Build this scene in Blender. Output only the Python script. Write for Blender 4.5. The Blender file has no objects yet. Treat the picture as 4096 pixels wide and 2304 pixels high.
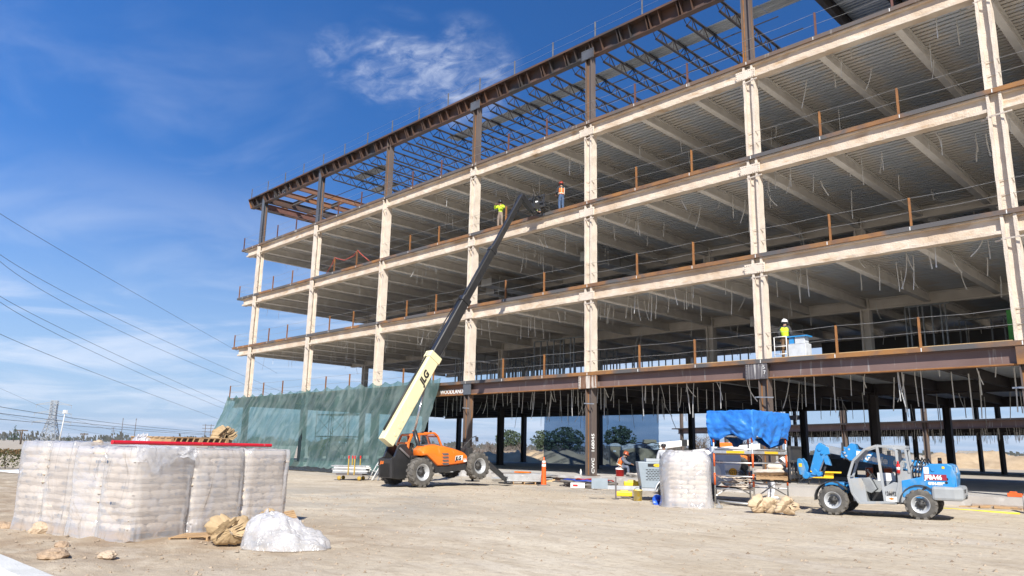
import bpy, bmesh, math, random
from math import sin, cos, pi, radians, sqrt, atan2
from mathutils import Vector, Matrix, noise
SC = bpy.context.scene
COL = SC.collection
R = random.Random(7)
V = Vector
# ------------------------------------------------------------------ materials
MATS = {}
def nd(nt, typ, **kw):
    n = nt.nodes.new(typ)
    for k, v in kw.items():
        if k.startswith('i_'):
            n.inputs[k[2:].replace('_', ' ')].default_value = v
        else:
            setattr(n, k, v)
    return n
def rgba(c): return (c[0], c[1], c[2], 1.0)
def mat(name, col, col2=None, rough=.6, metal=0., vs=4., bump=0., bs=40., vdetail=5., stretch=None, spec=.5, trans=0., streak=None, coat=0., lo=.35, hi=.68):
    """procedural surface: two colours mixed by noise, optional bump, optional streak colour"""
    if name in MATS: return MATS[name]
    m = bpy.data.materials.new(name); m.use_nodes = True
    nt = m.node_tree; L = nt.links
    p = nt.nodes['Principled BSDF']
    p.inputs['Roughness'].default_value = rough; p.inputs['Metallic'].default_value = metal
    p.inputs['Specular IOR Level'].default_value = spec
    p.inputs['Coat Weight'].default_value = coat
    g = nd(nt, 'ShaderNodeNewGeometry')
    mp = nd(nt, 'ShaderNodeMapping')
    if stretch: mp.inputs['Scale'].default_value = stretch
    L.new(g.outputs['Position'], mp.inputs['Vector'])
    col2 = col2 or tuple(c * .78 for c in col)
    n = nd(nt, 'ShaderNodeTexNoise'); n.inputs['Scale'].default_value = vs; n.inputs['Detail'].default_value = vdetail
    L.new(mp.outputs[0], n.inputs['Vector'])
    r = nd(nt, 'ShaderNodeMapRange'); r.inputs[1].default_value = lo; r.inputs[2].default_value = hi
    L.new(n.outputs['Fac'], r.inputs[0])
    mx = nd(nt, 'ShaderNodeMix', data_type='RGBA')
    mx.inputs['A'].default_value = rgba(col); mx.inputs['B'].default_value = rgba(col2)
    L.new(r.outputs[0], mx.inputs['Factor'])
    out = mx.outputs['Result']
    if streak:
        sc, sstr, svs, slo, shi = streak
        mp2 = nd(nt, 'ShaderNodeMapping'); mp2.inputs['Scale'].default_value = sstr; mp2.inputs['Location'].default_value = (3.1, 7.7, 1.3)
        L.new(g.outputs['Position'], mp2.inputs['Vector'])
        n2 = nd(nt, 'ShaderNodeTexNoise'); n2.inputs['Scale'].default_value = svs; n2.inputs['Detail'].default_value = 4
        L.new(mp2.outputs[0], n2.inputs['Vector'])
        r2 = nd(nt, 'ShaderNodeMapRange'); r2.inputs[1].default_value = slo; r2.inputs[2].default_value = shi
        L.new(n2.outputs['Fac'], r2.inputs[0])
        m2 = nd(nt, 'ShaderNodeMix', data_type='RGBA'); m2.inputs['B'].default_value = rgba(sc)
        L.new(r2.outputs[0], m2.inputs['Factor']); L.new(out, m2.inputs['A']); out = m2.outputs['Result']
    L.new(out, p.inputs['Base Color'])
    if bump:
        nb = nd(nt, 'ShaderNodeTexNoise'); nb.inputs['Scale'].default_value = bs; nb.inputs['Detail'].default_value = 4
        L.new(mp.outputs[0], nb.inputs['Vector'])
        b = nd(nt, 'ShaderNodeBump'); b.inputs['Strength'].default_value = bump; b.inputs['Distance'].default_value = .03
        L.new(nb.outputs['Fac'], b.inputs['Height']); L.new(b.outputs[0], p.inputs['Normal'])
    MATS[name] = m
    return m
def film(name, col, alpha, rough=.3, vs=6., alpha_var=.15, bump=.4, bs=8., spec=.5, stretch=None, translucent=.35, col2=None, tint=None):
    """thin sheet (plastic film, mesh net): part see-through, part diffuse, part glossy"""
    m = bpy.data.materials.new(name); m.use_nodes = True
    nt = m.node_tree; L = nt.links; nt.nodes.remove(nt.nodes['Principled BSDF'])
    out = nt.nodes['Material Output']
    g = nd(nt, 'ShaderNodeNewGeometry'); mp = nd(nt, 'ShaderNodeMapping')
    if stretch: mp.inputs['Scale'].default_value = stretch
    L.new(g.outputs['Position'], mp.inputs['Vector'])
    n = nd(nt, 'ShaderNodeTexNoise'); n.inputs['Scale'].default_value = vs; n.inputs['Detail'].default_value = 5
    L.new(mp.outputs[0], n.inputs['Vector'])
    r = nd(nt, 'ShaderNodeMapRange'); r.inputs[1].default_value = .35; r.inputs[2].default_value = .7
    r.inputs[3].default_value = max(0, alpha - alpha_var); r.inputs[4].default_value = min(1, alpha + alpha_var)
    L.new(n.outputs['Fac'], r.inputs[0])
    nb = nd(nt, 'ShaderNodeTexNoise'); nb.inputs['Scale'].default_value = bs; nb.inputs['Detail'].default_value = 3; nb.inputs['Distortion'].default_value = 1.2
    L.new(mp.outputs[0], nb.inputs['Vector'])
    b = nd(nt, 'ShaderNodeBump'); b.inputs['Strength'].default_value = bump; b.inputs['Distance'].default_value = .06
    L.new(nb.outputs['Fac'], b.inputs['Height'])
    b0 = nd(nt, 'ShaderNodeBump'); b0.inputs['Strength'].default_value = bump * .10; b0.inputs['Distance'].default_value = .06; L.new(nb.outputs['Fac'], b0.inputs['Height'])
    cf = nd(nt, 'ShaderNodeMapRange'); cf.inputs[1].default_value = .38; cf.inputs[2].default_value = .60; L.new(nb.outputs['Fac'], cf.inputs[0])
    mxc = nd(nt, 'ShaderNodeMix', data_type='RGBA'); mxc.inputs['A'].default_value = rgba(col); mxc.inputs['B'].default_value = rgba(col2 or col)
    L.new(cf.outputs[0], mxc.inputs['Factor'])
    d = nd(nt, 'ShaderNodeBsdfDiffuse'); L.new(mxc.outputs['Result'], d.inputs['Color']); L.new(b0.outputs[0], d.inputs['Normal'])
    t = nd(nt, 'ShaderNodeBsdfTranslucent'); L.new(mxc.outputs['Result'], t.inputs['Color'])
    dt = nd(nt, 'ShaderNodeMixShader'); dt.inputs[0].default_value = translucent; L.new(d.outputs[0], dt.inputs[1]); L.new(t.outputs[0], dt.inputs[2])
    gl = nd(nt, 'ShaderNodeBsdfGlossy'); gl.inputs['Roughness'].default_value = rough; L.new(b.outputs[0], gl.inputs['Normal'])
    lw = nd(nt, 'ShaderNodeLayerWeight'); lw.inputs['Blend'].default_value = .5; L.new(b.outputs[0], lw.inputs['Normal'])
    pw = nd(nt, 'ShaderNodeMath', operation='POWER'); L.new(lw.outputs['Facing'], pw.inputs[0]); pw.inputs[1].default_value = 4.
    fr = nd(nt, 'ShaderNodeMapRange'); L.new(pw.outputs[0], fr.inputs[0]); fr.inputs[3].default_value = .06 * spec; fr.inputs[4].default_value = .06 * spec + .34 * spec
    tr = nd(nt, 'ShaderNodeBsdfTransparent')
    if tint: tr.inputs['Color'].default_value = rgba(tint)
    m1 = nd(nt, 'ShaderNodeMixShader'); L.new(r.outputs[0], m1.inputs[0]); L.new(tr.outputs[0], m1.inputs[1]); L.new(dt.outputs[0], m1.inputs[2])
    m2 = nd(nt, 'ShaderNodeMixShader'); L.new(fr.outputs[0], m2.inputs[0]); L.new(m1.outputs[0], m2.inputs[1]); L.new(gl.outputs[0], m2.inputs[2])
    L.new(m2.outputs[0], out.inputs['Surface'])
    MATS[name] = m
    return m
# ------------------------------------------------------------------ objects
def tag(o, label=None, cat=None, group=None, kind=None):
    if label: o['label'] = label
    if cat: o['category'] = cat
    if group: o['group'] = group
    if kind: o['kind'] = kind
    return o
def thing(name, label, cat, loc=(0, 0, 0), rz=0., group=None, rx=0., ry=0.):
    o = bpy.data.objects.new(name, None); COL.objects.link(o)
    o.location = loc; o.rotation_euler = (rx, ry, rz); o.empty_display_size = .2
    return tag(o, label, cat, group)
def mtx(o):
    return Matrix.LocRotScale(o.location, o.rotation_euler, o.scale)
class MB:
    """collects vertices and faces; build() links them as ONE mesh object"""
    def __init__(s, T=None): s.v = []; s.f = []; s.m = []; s.s = []; s.T = T
    def add(s, vs, fs, mi=0, sm=False):
        o = len(s.v)
        if s.T is not None: vs = [s.T @ V(p) for p in vs]
        s.v += [tuple(p) for p in vs]
        for f in fs: s.f.append([i + o for i in f]); s.m.append(mi); s.s.append(sm)
        return s
    def box(s, c, d, rot=None, mi=0):
        x, y, z = d[0] / 2, d[1] / 2, d[2] / 2
        P = [V((a * x, b * y, e * z)) for a in (-1, 1) for b in (-1, 1) for e in (-1, 1)]
        if rot is not None: P = [rot @ p for p in P]
        c = V(c)
        return s.add([p + c for p in P], [(0, 1, 3, 2), (4, 6, 7, 5), (0, 4, 5, 1), (2, 3, 7, 6), (0, 2, 6, 4), (1, 5, 7, 3)], mi)
    def frame(s, p0, p1, up=(0, 0, 1)):
        d = (V(p1) - V(p0)).normalized(); u = V(up)
        if abs(d.dot(u)) > .98: u = V((0, 1, 0)) if abs(d.y) < .9 else V((1, 0, 0))
        x = d.cross(u).normalized(); return x, x.cross(d).normalized(), d
    def bar(s, p0, p1, w, h=None, up=(0, 0, 1), mi=0):
        h = w if h is None else h
        x, u, d = s.frame(p0, p1, up)
        P = []
        for p in (V(p0), V(p1)):
            P += [p - x * w / 2 - u * h / 2, p + x * w / 2 - u * h / 2, p + x * w / 2 + u * h / 2, p - x * w / 2 + u * h / 2]
        return s.add(P, [(3, 2, 1, 0), (4, 5, 6, 7), (0, 1, 5, 4), (1, 2, 6, 5), (2, 3, 7, 6), (3, 0, 4, 7)], mi)
    def taper(s, p0, p1, w0, h0, w1, h1, up=(0, 0, 1), mi=0):
        x, u, d = s.frame(p0, p1, up); P = []
        for p, w, h in ((V(p0), w0, h0), (V(p1), w1, h1)):
            P += [p - x * w / 2 - u * h / 2, p + x * w / 2 - u * h / 2, p + x * w / 2 + u * h / 2, p - x * w / 2 + u * h / 2]
        return s.add(P, [(3, 2, 1, 0), (4, 5, 6, 7), (0, 1, 5, 4), (1, 2, 6, 5), (2, 3, 7, 6), (3, 0, 4, 7)], mi)
    def cyl(s, p0, p1, r0, r1=None, n=12, mi=0, caps=True):
        r1 = r0 if r1 is None else r1
        x, u, d = s.frame(p0, p1); P = []
        for p, r in ((V(p0), r0), (V(p1), r1)):
            P += [p + (x * cos(2 * pi * i / n) + u * sin(2 * pi * i / n)) * r for i in range(n)]
        s.add(P, [(i, (i + 1) % n, n + (i + 1) % n, n + i) for i in range(n)], mi, True)
        if caps: s.add(P, [tuple(range(n))[::-1], tuple(range(n, 2 * n))], mi)
        return s
    def tube(s, pts, r, n=6, mi=0, caps=True):
        pts = [V(p) for p in pts]; P = []
        N = len(pts)
        rr = r if isinstance(r, (list, tuple)) else [r] * N
        for k, p in enumerate(pts):
            d = pts[min(k + 1, N - 1)] - pts[max(k - 1, 0)]
            x, u, _ = s.frame((0, 0, 0), d if d.length > 1e-6 else (0, 0, 1))
            P += [p + (x * cos(2 * pi * i / n) + u * sin(2 * pi * i / n)) * rr[k] for i in range(n)]
        F = [(k * n + i, k * n + (i + 1) % n, (k + 1) * n + (i + 1) % n, (k + 1) * n + i) for k in range(N - 1) for i in range(n)]
        s.add(P, F, mi, True)
        if caps: s.add(P, [tuple(range(n))[::-1], tuple(range((N - 1) * n, N * n))], mi)
        return s
    def extrude(s, poly, o, u, v, d, L, nseg=1, jit=0., mi=0, sm=False, caps=True):
        """polygon poly[(a,b)] in axes u,v swept along d"""
        o, u, v, d = V(o), V(u), V(v), V(d); n = len(poly); P = []
        for k in range(nseg + 1):
            for a, b in poly:
                j = V((R.uniform(-jit, jit), R.uniform(-jit, jit), R.uniform(-jit, jit))) if jit else V((0, 0, 0))
                P.append(o + u * a + v * b + d * (L * k / nseg) + j)
        F = [(k * n + i, k * n + (i + 1) % n, (k + 1) * n + (i + 1) % n, (k + 1) * n + i) for k in range(nseg) for i in range(n)]
        s.add(P, F, mi, sm)
        if caps: s.add(P, [tuple(range(n))[::-1], tuple(range(nseg * n, (nseg + 1) * n))], mi)
        return s
    def prism(s, poly, axis, a, b, mi=0):
        """polygon in the other two axes (yz for x, xz for y, xy for z) from a to b along axis"""
        if axis == 'x': return s.extrude(poly, (a, 0, 0), (0, 1, 0), (0, 0, 1), (1, 0, 0), b - a, mi=mi)
        if axis == 'y': return s.extrude(poly, (0, a, 0), (1, 0, 0), (0, 0, 1), (0, 1, 0), b - a, mi=mi)
        return s.extrude(poly, (0, 0, a), (1, 0, 0), (0, 1, 0), (0, 0, 1), b - a, mi=mi)
    def lathe(s, prof, o, ax, n=24, mi=0, mis=None):
        """profile [(r, t)] about axis ax through o"""
        x, u, d = s.frame((0, 0, 0), ax); o = V(o); P = []
        for r, t in prof:
            P += [o + d * t + (x * cos(2 * pi * i / n) + u * sin(2 * pi * i / n)) * r for i in range(n)]
        for k in range(len(prof) - 1):
            base = len(s.v)
            s.add(P[k * n:(k + 2) * n], [(i, (i + 1) % n, n + (i + 1) % n, n + i) for i in range(n)], mis[k] if mis else mi, True)
        return s
    def ball(s, c, r, n=10, mi=0, squash=None):
        r = (r, r, r) if not isinstance(r, (tuple, list)) else r
        c = V(c); P = []; h = n // 2
        for j in range(h + 1):
            t = pi * j / h
            P += [c + V((r[0] * sin(t) * cos(2 * pi * i / n), r[1] * sin(t) * sin(2 * pi * i / n), r[2] * cos(t))) for i in range(n)]
        return s.add(P, [(j * n + i, (j + 1) * n + i, (j + 1) * n + (i + 1) % n, j * n + (i + 1) % n) for j in range(h) for i in range(n)], mi, True)
    def sheet(s, fn, nu, nv, mi=0, sm=True):
        P = [fn(i / nu, j / nv) for j in range(nv + 1) for i in range(nu + 1)]
        return s.add(P, [(j * (nu + 1) + i, j * (nu + 1) + i + 1, (j + 1) * (nu + 1) + i + 1, (j + 1) * (nu + 1) + i) for j in range(nv) for i in range(nu)], mi, sm)
    def mesh(s, name, mats):
        me = bpy.data.meshes.new(name); me.from_pydata(s.v, [], s.f)
        for m in (mats if isinstance(mats, (list, tuple)) else [mats]): me.materials.append(m)
        me.polygons.foreach_set('material_index', s.m); me.polygons.foreach_set('use_smooth', s.s); me.update()
        bm = bmesh.new(); bm.from_mesh(me); bmesh.ops.remove_doubles(bm, verts=bm.verts, dist=1e-5); bmesh.ops.recalc_face_normals(bm, faces=bm.faces); bm.to_mesh(me); bm.free()
        return me
    def build(s, name, mats, parent=None, bev=0., label=None, kind=None, sub=0, solid=0.):
        return link(name, s.mesh(name, mats), parent, bev, label, kind, sub, solid)
def link(name, me, parent=None, bev=0., label=None, kind=None, sub=0, solid=0.):
    o = bpy.data.objects.new(name, me); COL.objects.link(o)
    if parent is not None: o.parent = parent
    if solid: m = o.modifiers.new('solid', 'SOLIDIFY'); m.thickness = solid; m.offset = 0
    if bev:
        m = o.modifiers.new('edge', 'BEVEL'); m.width = bev; m.segments = 2; m.limit_method = 'ANGLE'; m.angle_limit = radians(35)
    if sub: m = o.modifiers.new('round', 'SUBSURF'); m.levels = sub; m.render_levels = sub
    return tag(o, label, None, None, kind)
def dup(o, parent=None):
    """copy of a thing with copies of its parts and sub-parts"""
    c = o.copy(); COL.objects.link(c)
    if parent is not None: c.parent = parent
    for ch in list(o.children): dup(ch, c)
    return c
def text(name, body, size, loc, right, up, m, parent=None, ext=.003, align='LEFT', squeeze=1., shear=0., bold=0.):
    cu = bpy.data.curves.new(name, 'FONT'); cu.body = body; cu.size = size; cu.extrude = ext; cu.align_x = align
    cu.shear = shear; cu.offset = bold; cu.resolution_u = 3
    t = bpy.data.objects.new(name + '_curve', cu); COL.objects.link(t)
    me = bpy.data.meshes.new_from_object(t.evaluated_get(bpy.context.evaluated_depsgraph_get()))
    bpy.data.objects.remove(t); bpy.data.curves.remove(cu)
    me.materials.clear(); me.materials.append(m)
    o = bpy.data.objects.new(name, me); COL.objects.link(o)
    r = V(right).normalized(); u = V(up).normalized(); u = (u - r * u.dot(r)).normalized(); n = r.cross(u)
    M = Matrix((r * squeeze, u, n)).transposed().to_4x4(); M.translation = V(loc)
    if parent is not None: o.parent = parent
    o.matrix_local = M
    return o
def smooth(a, b, x):
    t = max(0., min(1., (x - a) / (b - a))); return t * t * (3 - 2 * t)
def fbm(x, y, z=0., o=4): return noise.fractal(V((x, y, z)), 1., 2., o)
# ------------------------------------------------------------------ camera, sun, sky
cam_d = bpy.data.cameras.new('camera'); cam = bpy.data.objects.new('camera', cam_d); COL.objects.link(cam)
CAM = V((23.857, -29.028, 1.6))
fw = V((-0.69758525, 0.6853199, 0.20907284)); rt = V((0.70372184, 0.7101919, 0.02007592)); upv = V((0.13472341, -0.16113379, 0.97769397))
Mx = Matrix((rt, upv, -fw)).transposed().to_4x4(); Mx.translation = CAM
cam.matrix_world = Mx
cam_d.sensor_width = 36.; cam_d.lens = 26.543; cam_d.clip_end = 9000.; cam_d.clip_start = .1
SC.camera = cam
EL, AZ = radians(38), radians(46)
sund = V((sin(AZ) * cos(EL), -cos(AZ) * cos(EL), sin(EL)))
ld = bpy.data.lights.new('sun', 'SUN'); ld.energy = 5.; ld.angle = radians(.55); ld.color = (1., .955, .88)
lo = bpy.data.objects.new('sun', ld); COL.objects.link(lo); lo.rotation_euler = sund.to_track_quat('Z', 'Y').to_euler(); lo.location = (0, -60, 60)
w = bpy.data.worlds.new('World'); SC.world = w; w.use_nodes = True
nt = w.node_tree; L = nt.links; bg = nt.nodes['Background']
sky = nd(nt, 'ShaderNodeTexSky', sky_type='NISHITA', sun_disc=False, sun_elevation=EL, sun_rotation=radians(226), altitude=0., air_density=1.0, dust_density=.25, ozone_density=1.6)
hs = nd(nt, 'ShaderNodeHueSaturation'); hs.inputs['Saturation'].default_value = 1.12; hs.inputs['Value'].default_value = 1.0
tn = nd(nt, 'ShaderNodeMix', data_type='RGBA', blend_type='MULTIPLY'); tn.inputs['Factor'].default_value = 1.; tn.inputs['B'].default_value = (.74, 1.0, 1.46, 1); L.new(sky.outputs[0], tn.inputs['A']); L.new(tn.outputs['Result'], hs.inputs['Color'])
tc = nd(nt, 'ShaderNodeTexCoord'); sx = nd(nt, 'ShaderNodeSeparateXYZ'); L.new(tc.outputs['Generated'], sx.inputs[0])
def mth(op, a, b=None, clamp=False):
    n = nd(nt, 'ShaderNodeMath', operation=op, use_clamp=clamp)
    for i, q in enumerate((a, b)):
        if q is None: continue
        if hasattr(q, 'is_linked'): L.new(q, n.inputs[i])
        else: n.inputs[i].default_value = q
    return n.outputs[0]
# direction projected on a cloud layer: (x/z', y/z')
zz = mth('ADD', mth('MAXIMUM', sx.outputs[2], 0.0), .07)
px = mth('DIVIDE', sx.outputs[0], zz); py = mth('DIVIDE', sx.outputs[1], zz)
cb = nd(nt, 'ShaderNodeCombineXYZ'); L.new(px, cb.inputs[0]); L.new(py, cb.inputs[1])
def cloud(scale, lo_, hi_, stretch, rot, distort, loc=(0, 0, 0), detail=7, rough=.55):
    mp = nd(nt, 'ShaderNodeMapping'); mp.inputs['Scale'].default_value = stretch; mp.inputs['Rotation'].default_value = (0, 0, radians(rot)); mp.inputs['Location'].default_value = loc
    L.new(cb.outputs[0], mp.inputs[0])
    n = nd(nt, 'ShaderNodeTexNoise'); n.inputs['Scale'].default_value = scale; n.inputs['Detail'].default_value = detail; n.inputs['Distortion'].default_value = distort; n.inputs['Roughness'].default_value = rough
    L.new(mp.outputs[0], n.inputs['Vector'])
    r = nd(nt, 'ShaderNodeMapRange'); r.interpolation_type = 'SMOOTHSTEP'
    r.inputs[1].default_value = lo_; r.inputs[2].default_value = hi_; L.new(n.outputs['Fac'], r.inputs[0])
    return r.outputs[0]
def around(d, inner, outer):
    """1 near direction d, 0 away from it"""
    dp = nd(nt, 'ShaderNodeVectorMath', operation='DOT_PRODUCT'); L.new(tc.outputs['Generated'], dp.inputs[0]); dp.inputs[1].default_value = V(d).normalized()
    r = nd(nt, 'ShaderNodeMapRange'); r.interpolation_type = 'SMOOTHSTEP'
    r.inputs[1].default_value = cos(radians(outer)); r.inputs[2].default_value = cos(radians(inner)); L.new(dp.outputs['Value'], r.inputs[0])
    return r.outputs[0]
P1 = (-0.7264, 0.4996, 0.472); P3 = (-0.6747, 0.5712, 0.4673); P2 = (-0.7649, 0.4408, 0.4697); PL = (-.93, .2, .2); PF = (-.879, .267, .395)
puffs = mth('MULTIPLY', mth('MULTIPLY', cloud(15.0, .25, .80, (1, 1.3, 1), 35, .5, detail=9, rough=.6), cloud(4.0, .30, .62, (1, 1.6, 1), -20, .6, loc=(1.7, .4, 0))), mth('MAXIMUM', mth('MAXIMUM', around(P1, .3, 4.2), around(P3, .3, 4.6)), mth('MULTIPLY', around(P2, .2, 2.6), .45)))
veil = mth('MULTIPLY', cloud(1.6, .42, .8, (1, 1.6, 1), -35, .6, loc=(2.2, 1.1, 0)), mth('MULTIPLY', around(PF, 3, 15), .16))
bands = cloud(.85, .40, .68, (1, 1, 1), 10, .8, loc=(.6, 3.4, 0), detail=6)
lowmask = nd(nt, 'ShaderNodeMapRange'); lowmask.interpolation_type = 'SMOOTHSTEP'
lowmask.inputs[1].default_value = .36; lowmask.inputs[2].default_value = .13; L.new(sx.outputs[2], lowmask.inputs[0])
bands = mth('MULTIPLY', mth('MULTIPLY', bands, lowmask.outputs[0]), .50)
amt = mth('MAXIMUM', mth('MAXIMUM', mth('MULTIPLY', puffs, .66), veil), bands, True)
cl = nd(nt, 'ShaderNodeMix', data_type='RGBA'); cl.inputs['B'].default_value = (10.5, 11.2, 12.8, 1)
hz = nd(nt, 'ShaderNodeMapRange'); hz.interpolation_type = 'SMOOTHSTEP'; hz.inputs[1].default_value = .34; hz.inputs[2].default_value = -.06; L.new(sx.outputs[2], hz.inputs[0])
hm = nd(nt, 'ShaderNodeMix', data_type='RGBA'); hm.inputs['B'].default_value = (5.7, 7.7, 10.7, 1); L.new(mth('MULTIPLY', hz.outputs[0], .92), hm.inputs['Factor']); L.new(hs.outputs[0], hm.inputs['A'])
L.new(amt, cl.inputs['Factor']); L.new(hm.outputs['Result'], cl.inputs['A'])
L.new(cl.outputs['Result'], bg.inputs['Color']); bg.inputs['Strength'].default_value = .06
SC.view_settings.view_transform = 'Standard'; SC.view_settings.look = 'None'; SC.view_settings.exposure = .55; SC.view_settings.gamma = 1.; SC.view_settings.use_curve_mapping = False
SC.render.engine = 'CYCLES'
cy = SC.cycles; cy.max_bounces = 8; cy.diffuse_bounces = 4; cy.glossy_bounces = 3; cy.transmission_bounces = 4; cy.transparent_max_bounces = 24; cy.caustics_reflective = False; cy.caustics_refractive = False
cy.sample_clamp_indirect = 8.; cy.use_denoising = True
# ------------------------------------------------------------------ ground sheet, one mesh out to the horizon
def gz(x, y):
    d = sqrt((x - CAM.x) ** 2 + (y - CAM.y) ** 2)
    k = smooth(70, 40, d)
    z = .035 * fbm(x * .23, y * .23, 1.7, 3) + .018 * fbm(x * 1.1, y * 1.1, 4.2, 3)
    left = smooth(14.5, 11.5, x) * smooth(-19, -22, y)
    z += left * .05 * fbm(x * 1.9, y * 1.9, 9., 4) + .012 * fbm(x * 2.1, y * 2.1, 3., 3)
    z = z * k - .01
    z += .14 * smooth(-2.4, -.5, y) * smooth(2., -.2, y) * smooth(45, 20, abs(x + 8)) * (1 if y < 0 else 0)
    return z
def axis(c, half, step, far):
    a = []; t = 0.; s = step
    while t < half: a.append(t); t += s
    while t < far: a.append(t); s *= 1.22; t += s
    a.append(far)
    return sorted(set([round(c - q, 4) for q in a] + [round(c + q, 4) for q in a]))
gx = axis(6., 26., .21, 4500.); gy = axis(-12., 16., .19, 4500.)
mb = MB()
mb.add([(x, y, gz(x, y)) for y in gy for x in gx], [(j * len(gx) + i, j * len(gx) + i + 1, (j + 1) * len(gx) + i + 1, (j + 1) * len(gx) + i) for j in range(len(gy) - 1) for i in range(len(gx) - 1)], 0, True)
gm = bpy.data.materials.new('dirt'); gm.use_nodes = True; nt = gm.node_tree; L = nt.links; P = nt.nodes['Principled BSDF']; P.inputs['Roughness'].default_value = .95; P.inputs['Specular IOR Level'].default_value = .15
g = nd(nt, 'ShaderNodeNewGeometry')
def ntex(scale, lo_, hi_, stretch=None, rot=0, detail=6, dist=0., loc=(0, 0, 0)):
    mp = nd(nt, 'ShaderNodeMapping'); mp.inputs['Rotation'].default_value = (0, 0, radians(rot)); mp.inputs['Location'].default_value = loc
    if stretch: mp.inputs['Scale'].default_value = stretch
    L.new(g.outputs['Position'], mp.inputs[0])
    n = nd(nt, 'ShaderNodeTexNoise'); n.inputs['Scale'].default_value = scale; n.inputs['Detail'].default_value = detail; n.inputs['Distortion'].default_value = dist; L.new(mp.outputs[0], n.inputs['Vector'])
    r = nd(nt, 'ShaderNodeMapRange'); r.inputs[1].default_value = lo_; r.inputs[2].default_value = hi_; L.new(n.outputs['Fac'], r.inputs[0])
    return r.outputs[0], n.outputs['Fac']
def mixc(a, b, f):
    m = nd(nt, 'ShaderNodeMix', data_type='RGBA')
    for s, q in (('A', a), ('B', b)):
        if isinstance(q, tuple): m.inputs[s].default_value = rgba(q)
        else: L.new(q, m.inputs[s])
    if isinstance(f, float): m.inputs['Factor'].default_value = f
    else: L.new(f, m.inputs['Factor'])
    return m.outputs['Result']
sp = nd(nt, 'ShaderNodeSeparateXYZ'); L.new(g.outputs['Position'], sp.inputs[0])
def rng(v, a, b):
    r = nd(nt, 'ShaderNodeMapRange'); r.interpolation_type = 'SMOOTHSTEP'; r.inputs[1].default_value = a; r.inputs[2].default_value = b; L.new(v, r.inputs[0]); return r.outputs[0]
PALE, TAN, BROWN, GREY = (.68, .60, .47), (.57, .485, .36), (.29, .215, .145), (.36, .335, .295)
c = mixc(PALE, TAN, ntex(.35, .35, .7)[0])
tr = ntex(.7, .50, .70, (.5, 1.5, 1), 28, 8, .9)[0]           # wheel tracks dragged across the yard
c = mixc(c, BROWN, mth('MULTIPLY', tr, .42))
tr2 = ntex(.6, .50, .70, (.45, 1.5, 1), -22, 8, .9, loc=(5, 2, 0))[0]
c = mixc(c, (.61, .55, .465), mth('MULTIPLY', tr2, .65))
clod = ntex(9., .52, .70, None, 0, 8)[0]
c = mixc(c, BROWN, mth('MULTIPLY', clod, .45))
# browner loose soil round the pallets, grey gravel along the building, pale plaster dust by the scaffold
lft = mth('MULTIPLY', rng(sp.outputs[0], 15.5, 10.5), rng(sp.outputs[1], -18.5, -21.5))
nz = ntex(1.6, .3, .62, None, 0, 7)[0]
c = mixc(c, (.30, .21, .138), mth('MULTIPLY', mth('MULTIPLY', lft, nz), .85))
gv = mth('MULTIPLY', mth('MULTIPLY', rng(sp.outputs[1], -7.5, -4.6), rng(sp.outputs[0], 14, 9)), ntex(.5, .32, .55)[0])
gv2 = mth('MULTIPLY', mth('MULTIPLY', rng(sp.outputs[1], -22.5, -19.), rng(sp.outputs[1], -10, -14)), mth('MULTIPLY', rng(sp.outputs[0], 11, 7), ntex(.4, .4, .6)[0]))
fine = ntex(55., .3, .7, None, 0, 3)[0]
c = mixc(c, mixc((.24, .225, .195), (.52, .49, .43), fine), mth('MULTIPLY', mth('MAXIMUM', gv, gv2), .75))
dx = nd(nt, 'ShaderNodeVectorMath', operation='DISTANCE'); L.new(g.outputs['Position'], dx.inputs[0]); dx.inputs[1].default_value = (12.2, -8.8, 0)
c = mixc(c, (.68, .64, .57), mth('MULTIPLY', mth('MULTIPLY', rng(dx.outputs['Value'], 3.2, .6), ntex(1.3, .35, .62)[0]), .75))
pt = ntex(.22, .42, .60, None, 0, 5, .8, loc=(3, 9, 0))[0]; c = mixc(c, (.40, .32, .225), mth('MULTIPLY', pt, .28)); pt2 = ntex(2.6, .50, .66, (.6, 1.3, 1), 40, 7, .5)[0]; c = mixc(c, (.36, .285, .20), mth('MULTIPLY', pt2, .40))
c = mixc(c, (.30, .25, .19), mth('MULTIPLY', fine, .30))
L.new(c, P.inputs['Base Color'])
b1 = nd(nt, 'ShaderNodeBump'); b1.inputs['Strength'].default_value = .6; b1.inputs['Distance'].default_value = .045; L.new(ntex(6., 0, 1, None, 0, 10)[1], b1.inputs['Height'])
b2 = nd(nt, 'ShaderNodeBump'); b2.inputs['Strength'].default_value = .7; b2.inputs['Distance'].default_value = .02; L.new(ntex(42., 0, 1, None, 0, 5)[1], b2.inputs['Height']); L.new(b1.outputs[0], b2.inputs['Normal'])
L.new(b2.outputs[0], P.inputs['Normal'])
tag(mb.build('ground', gm), kind='structure')
# ------------------------------------------------------------------ the steel frame building
FIRE = mat('fireproofing', (.68, .60, .51), (.58, .50, .415), .95, 0, 2.2, .8, 26, spec=.1)
FIRE_IN = mat('fireproofing_inner', (.74, .70, .635), (.64, .60, .54), .95, 0, 1.6, .7, 22, spec=.1)
FIRE_WEB = mat('fireproofing_stained', (.66, .58, .485), (.52, .41, .305), .95, 0, .9, .7, 22, spec=.1, streak=((.42, .28, .16), (1.2, 1.2, 3.2), .9, .58, .78))
RUST = mat('rusty_edge', (.31, .145, .045), (.15, .085, .055), .75, .0, 1.6, .3, 30, stretch=(1, 1, 1.6), streak=((.095, .09, .09), (.45, .5, .6), .9, .46, .56))
RUSTD = mat('rusty_edge_dark', (.10, .095, .095), (.17, .10, .06), .7, .0, .8, .3, 30, stretch=(.7, 1, 1.6), streak=((.42, .40, .37), (2.5, 1, .5), 1.4, .64, .76))
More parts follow.
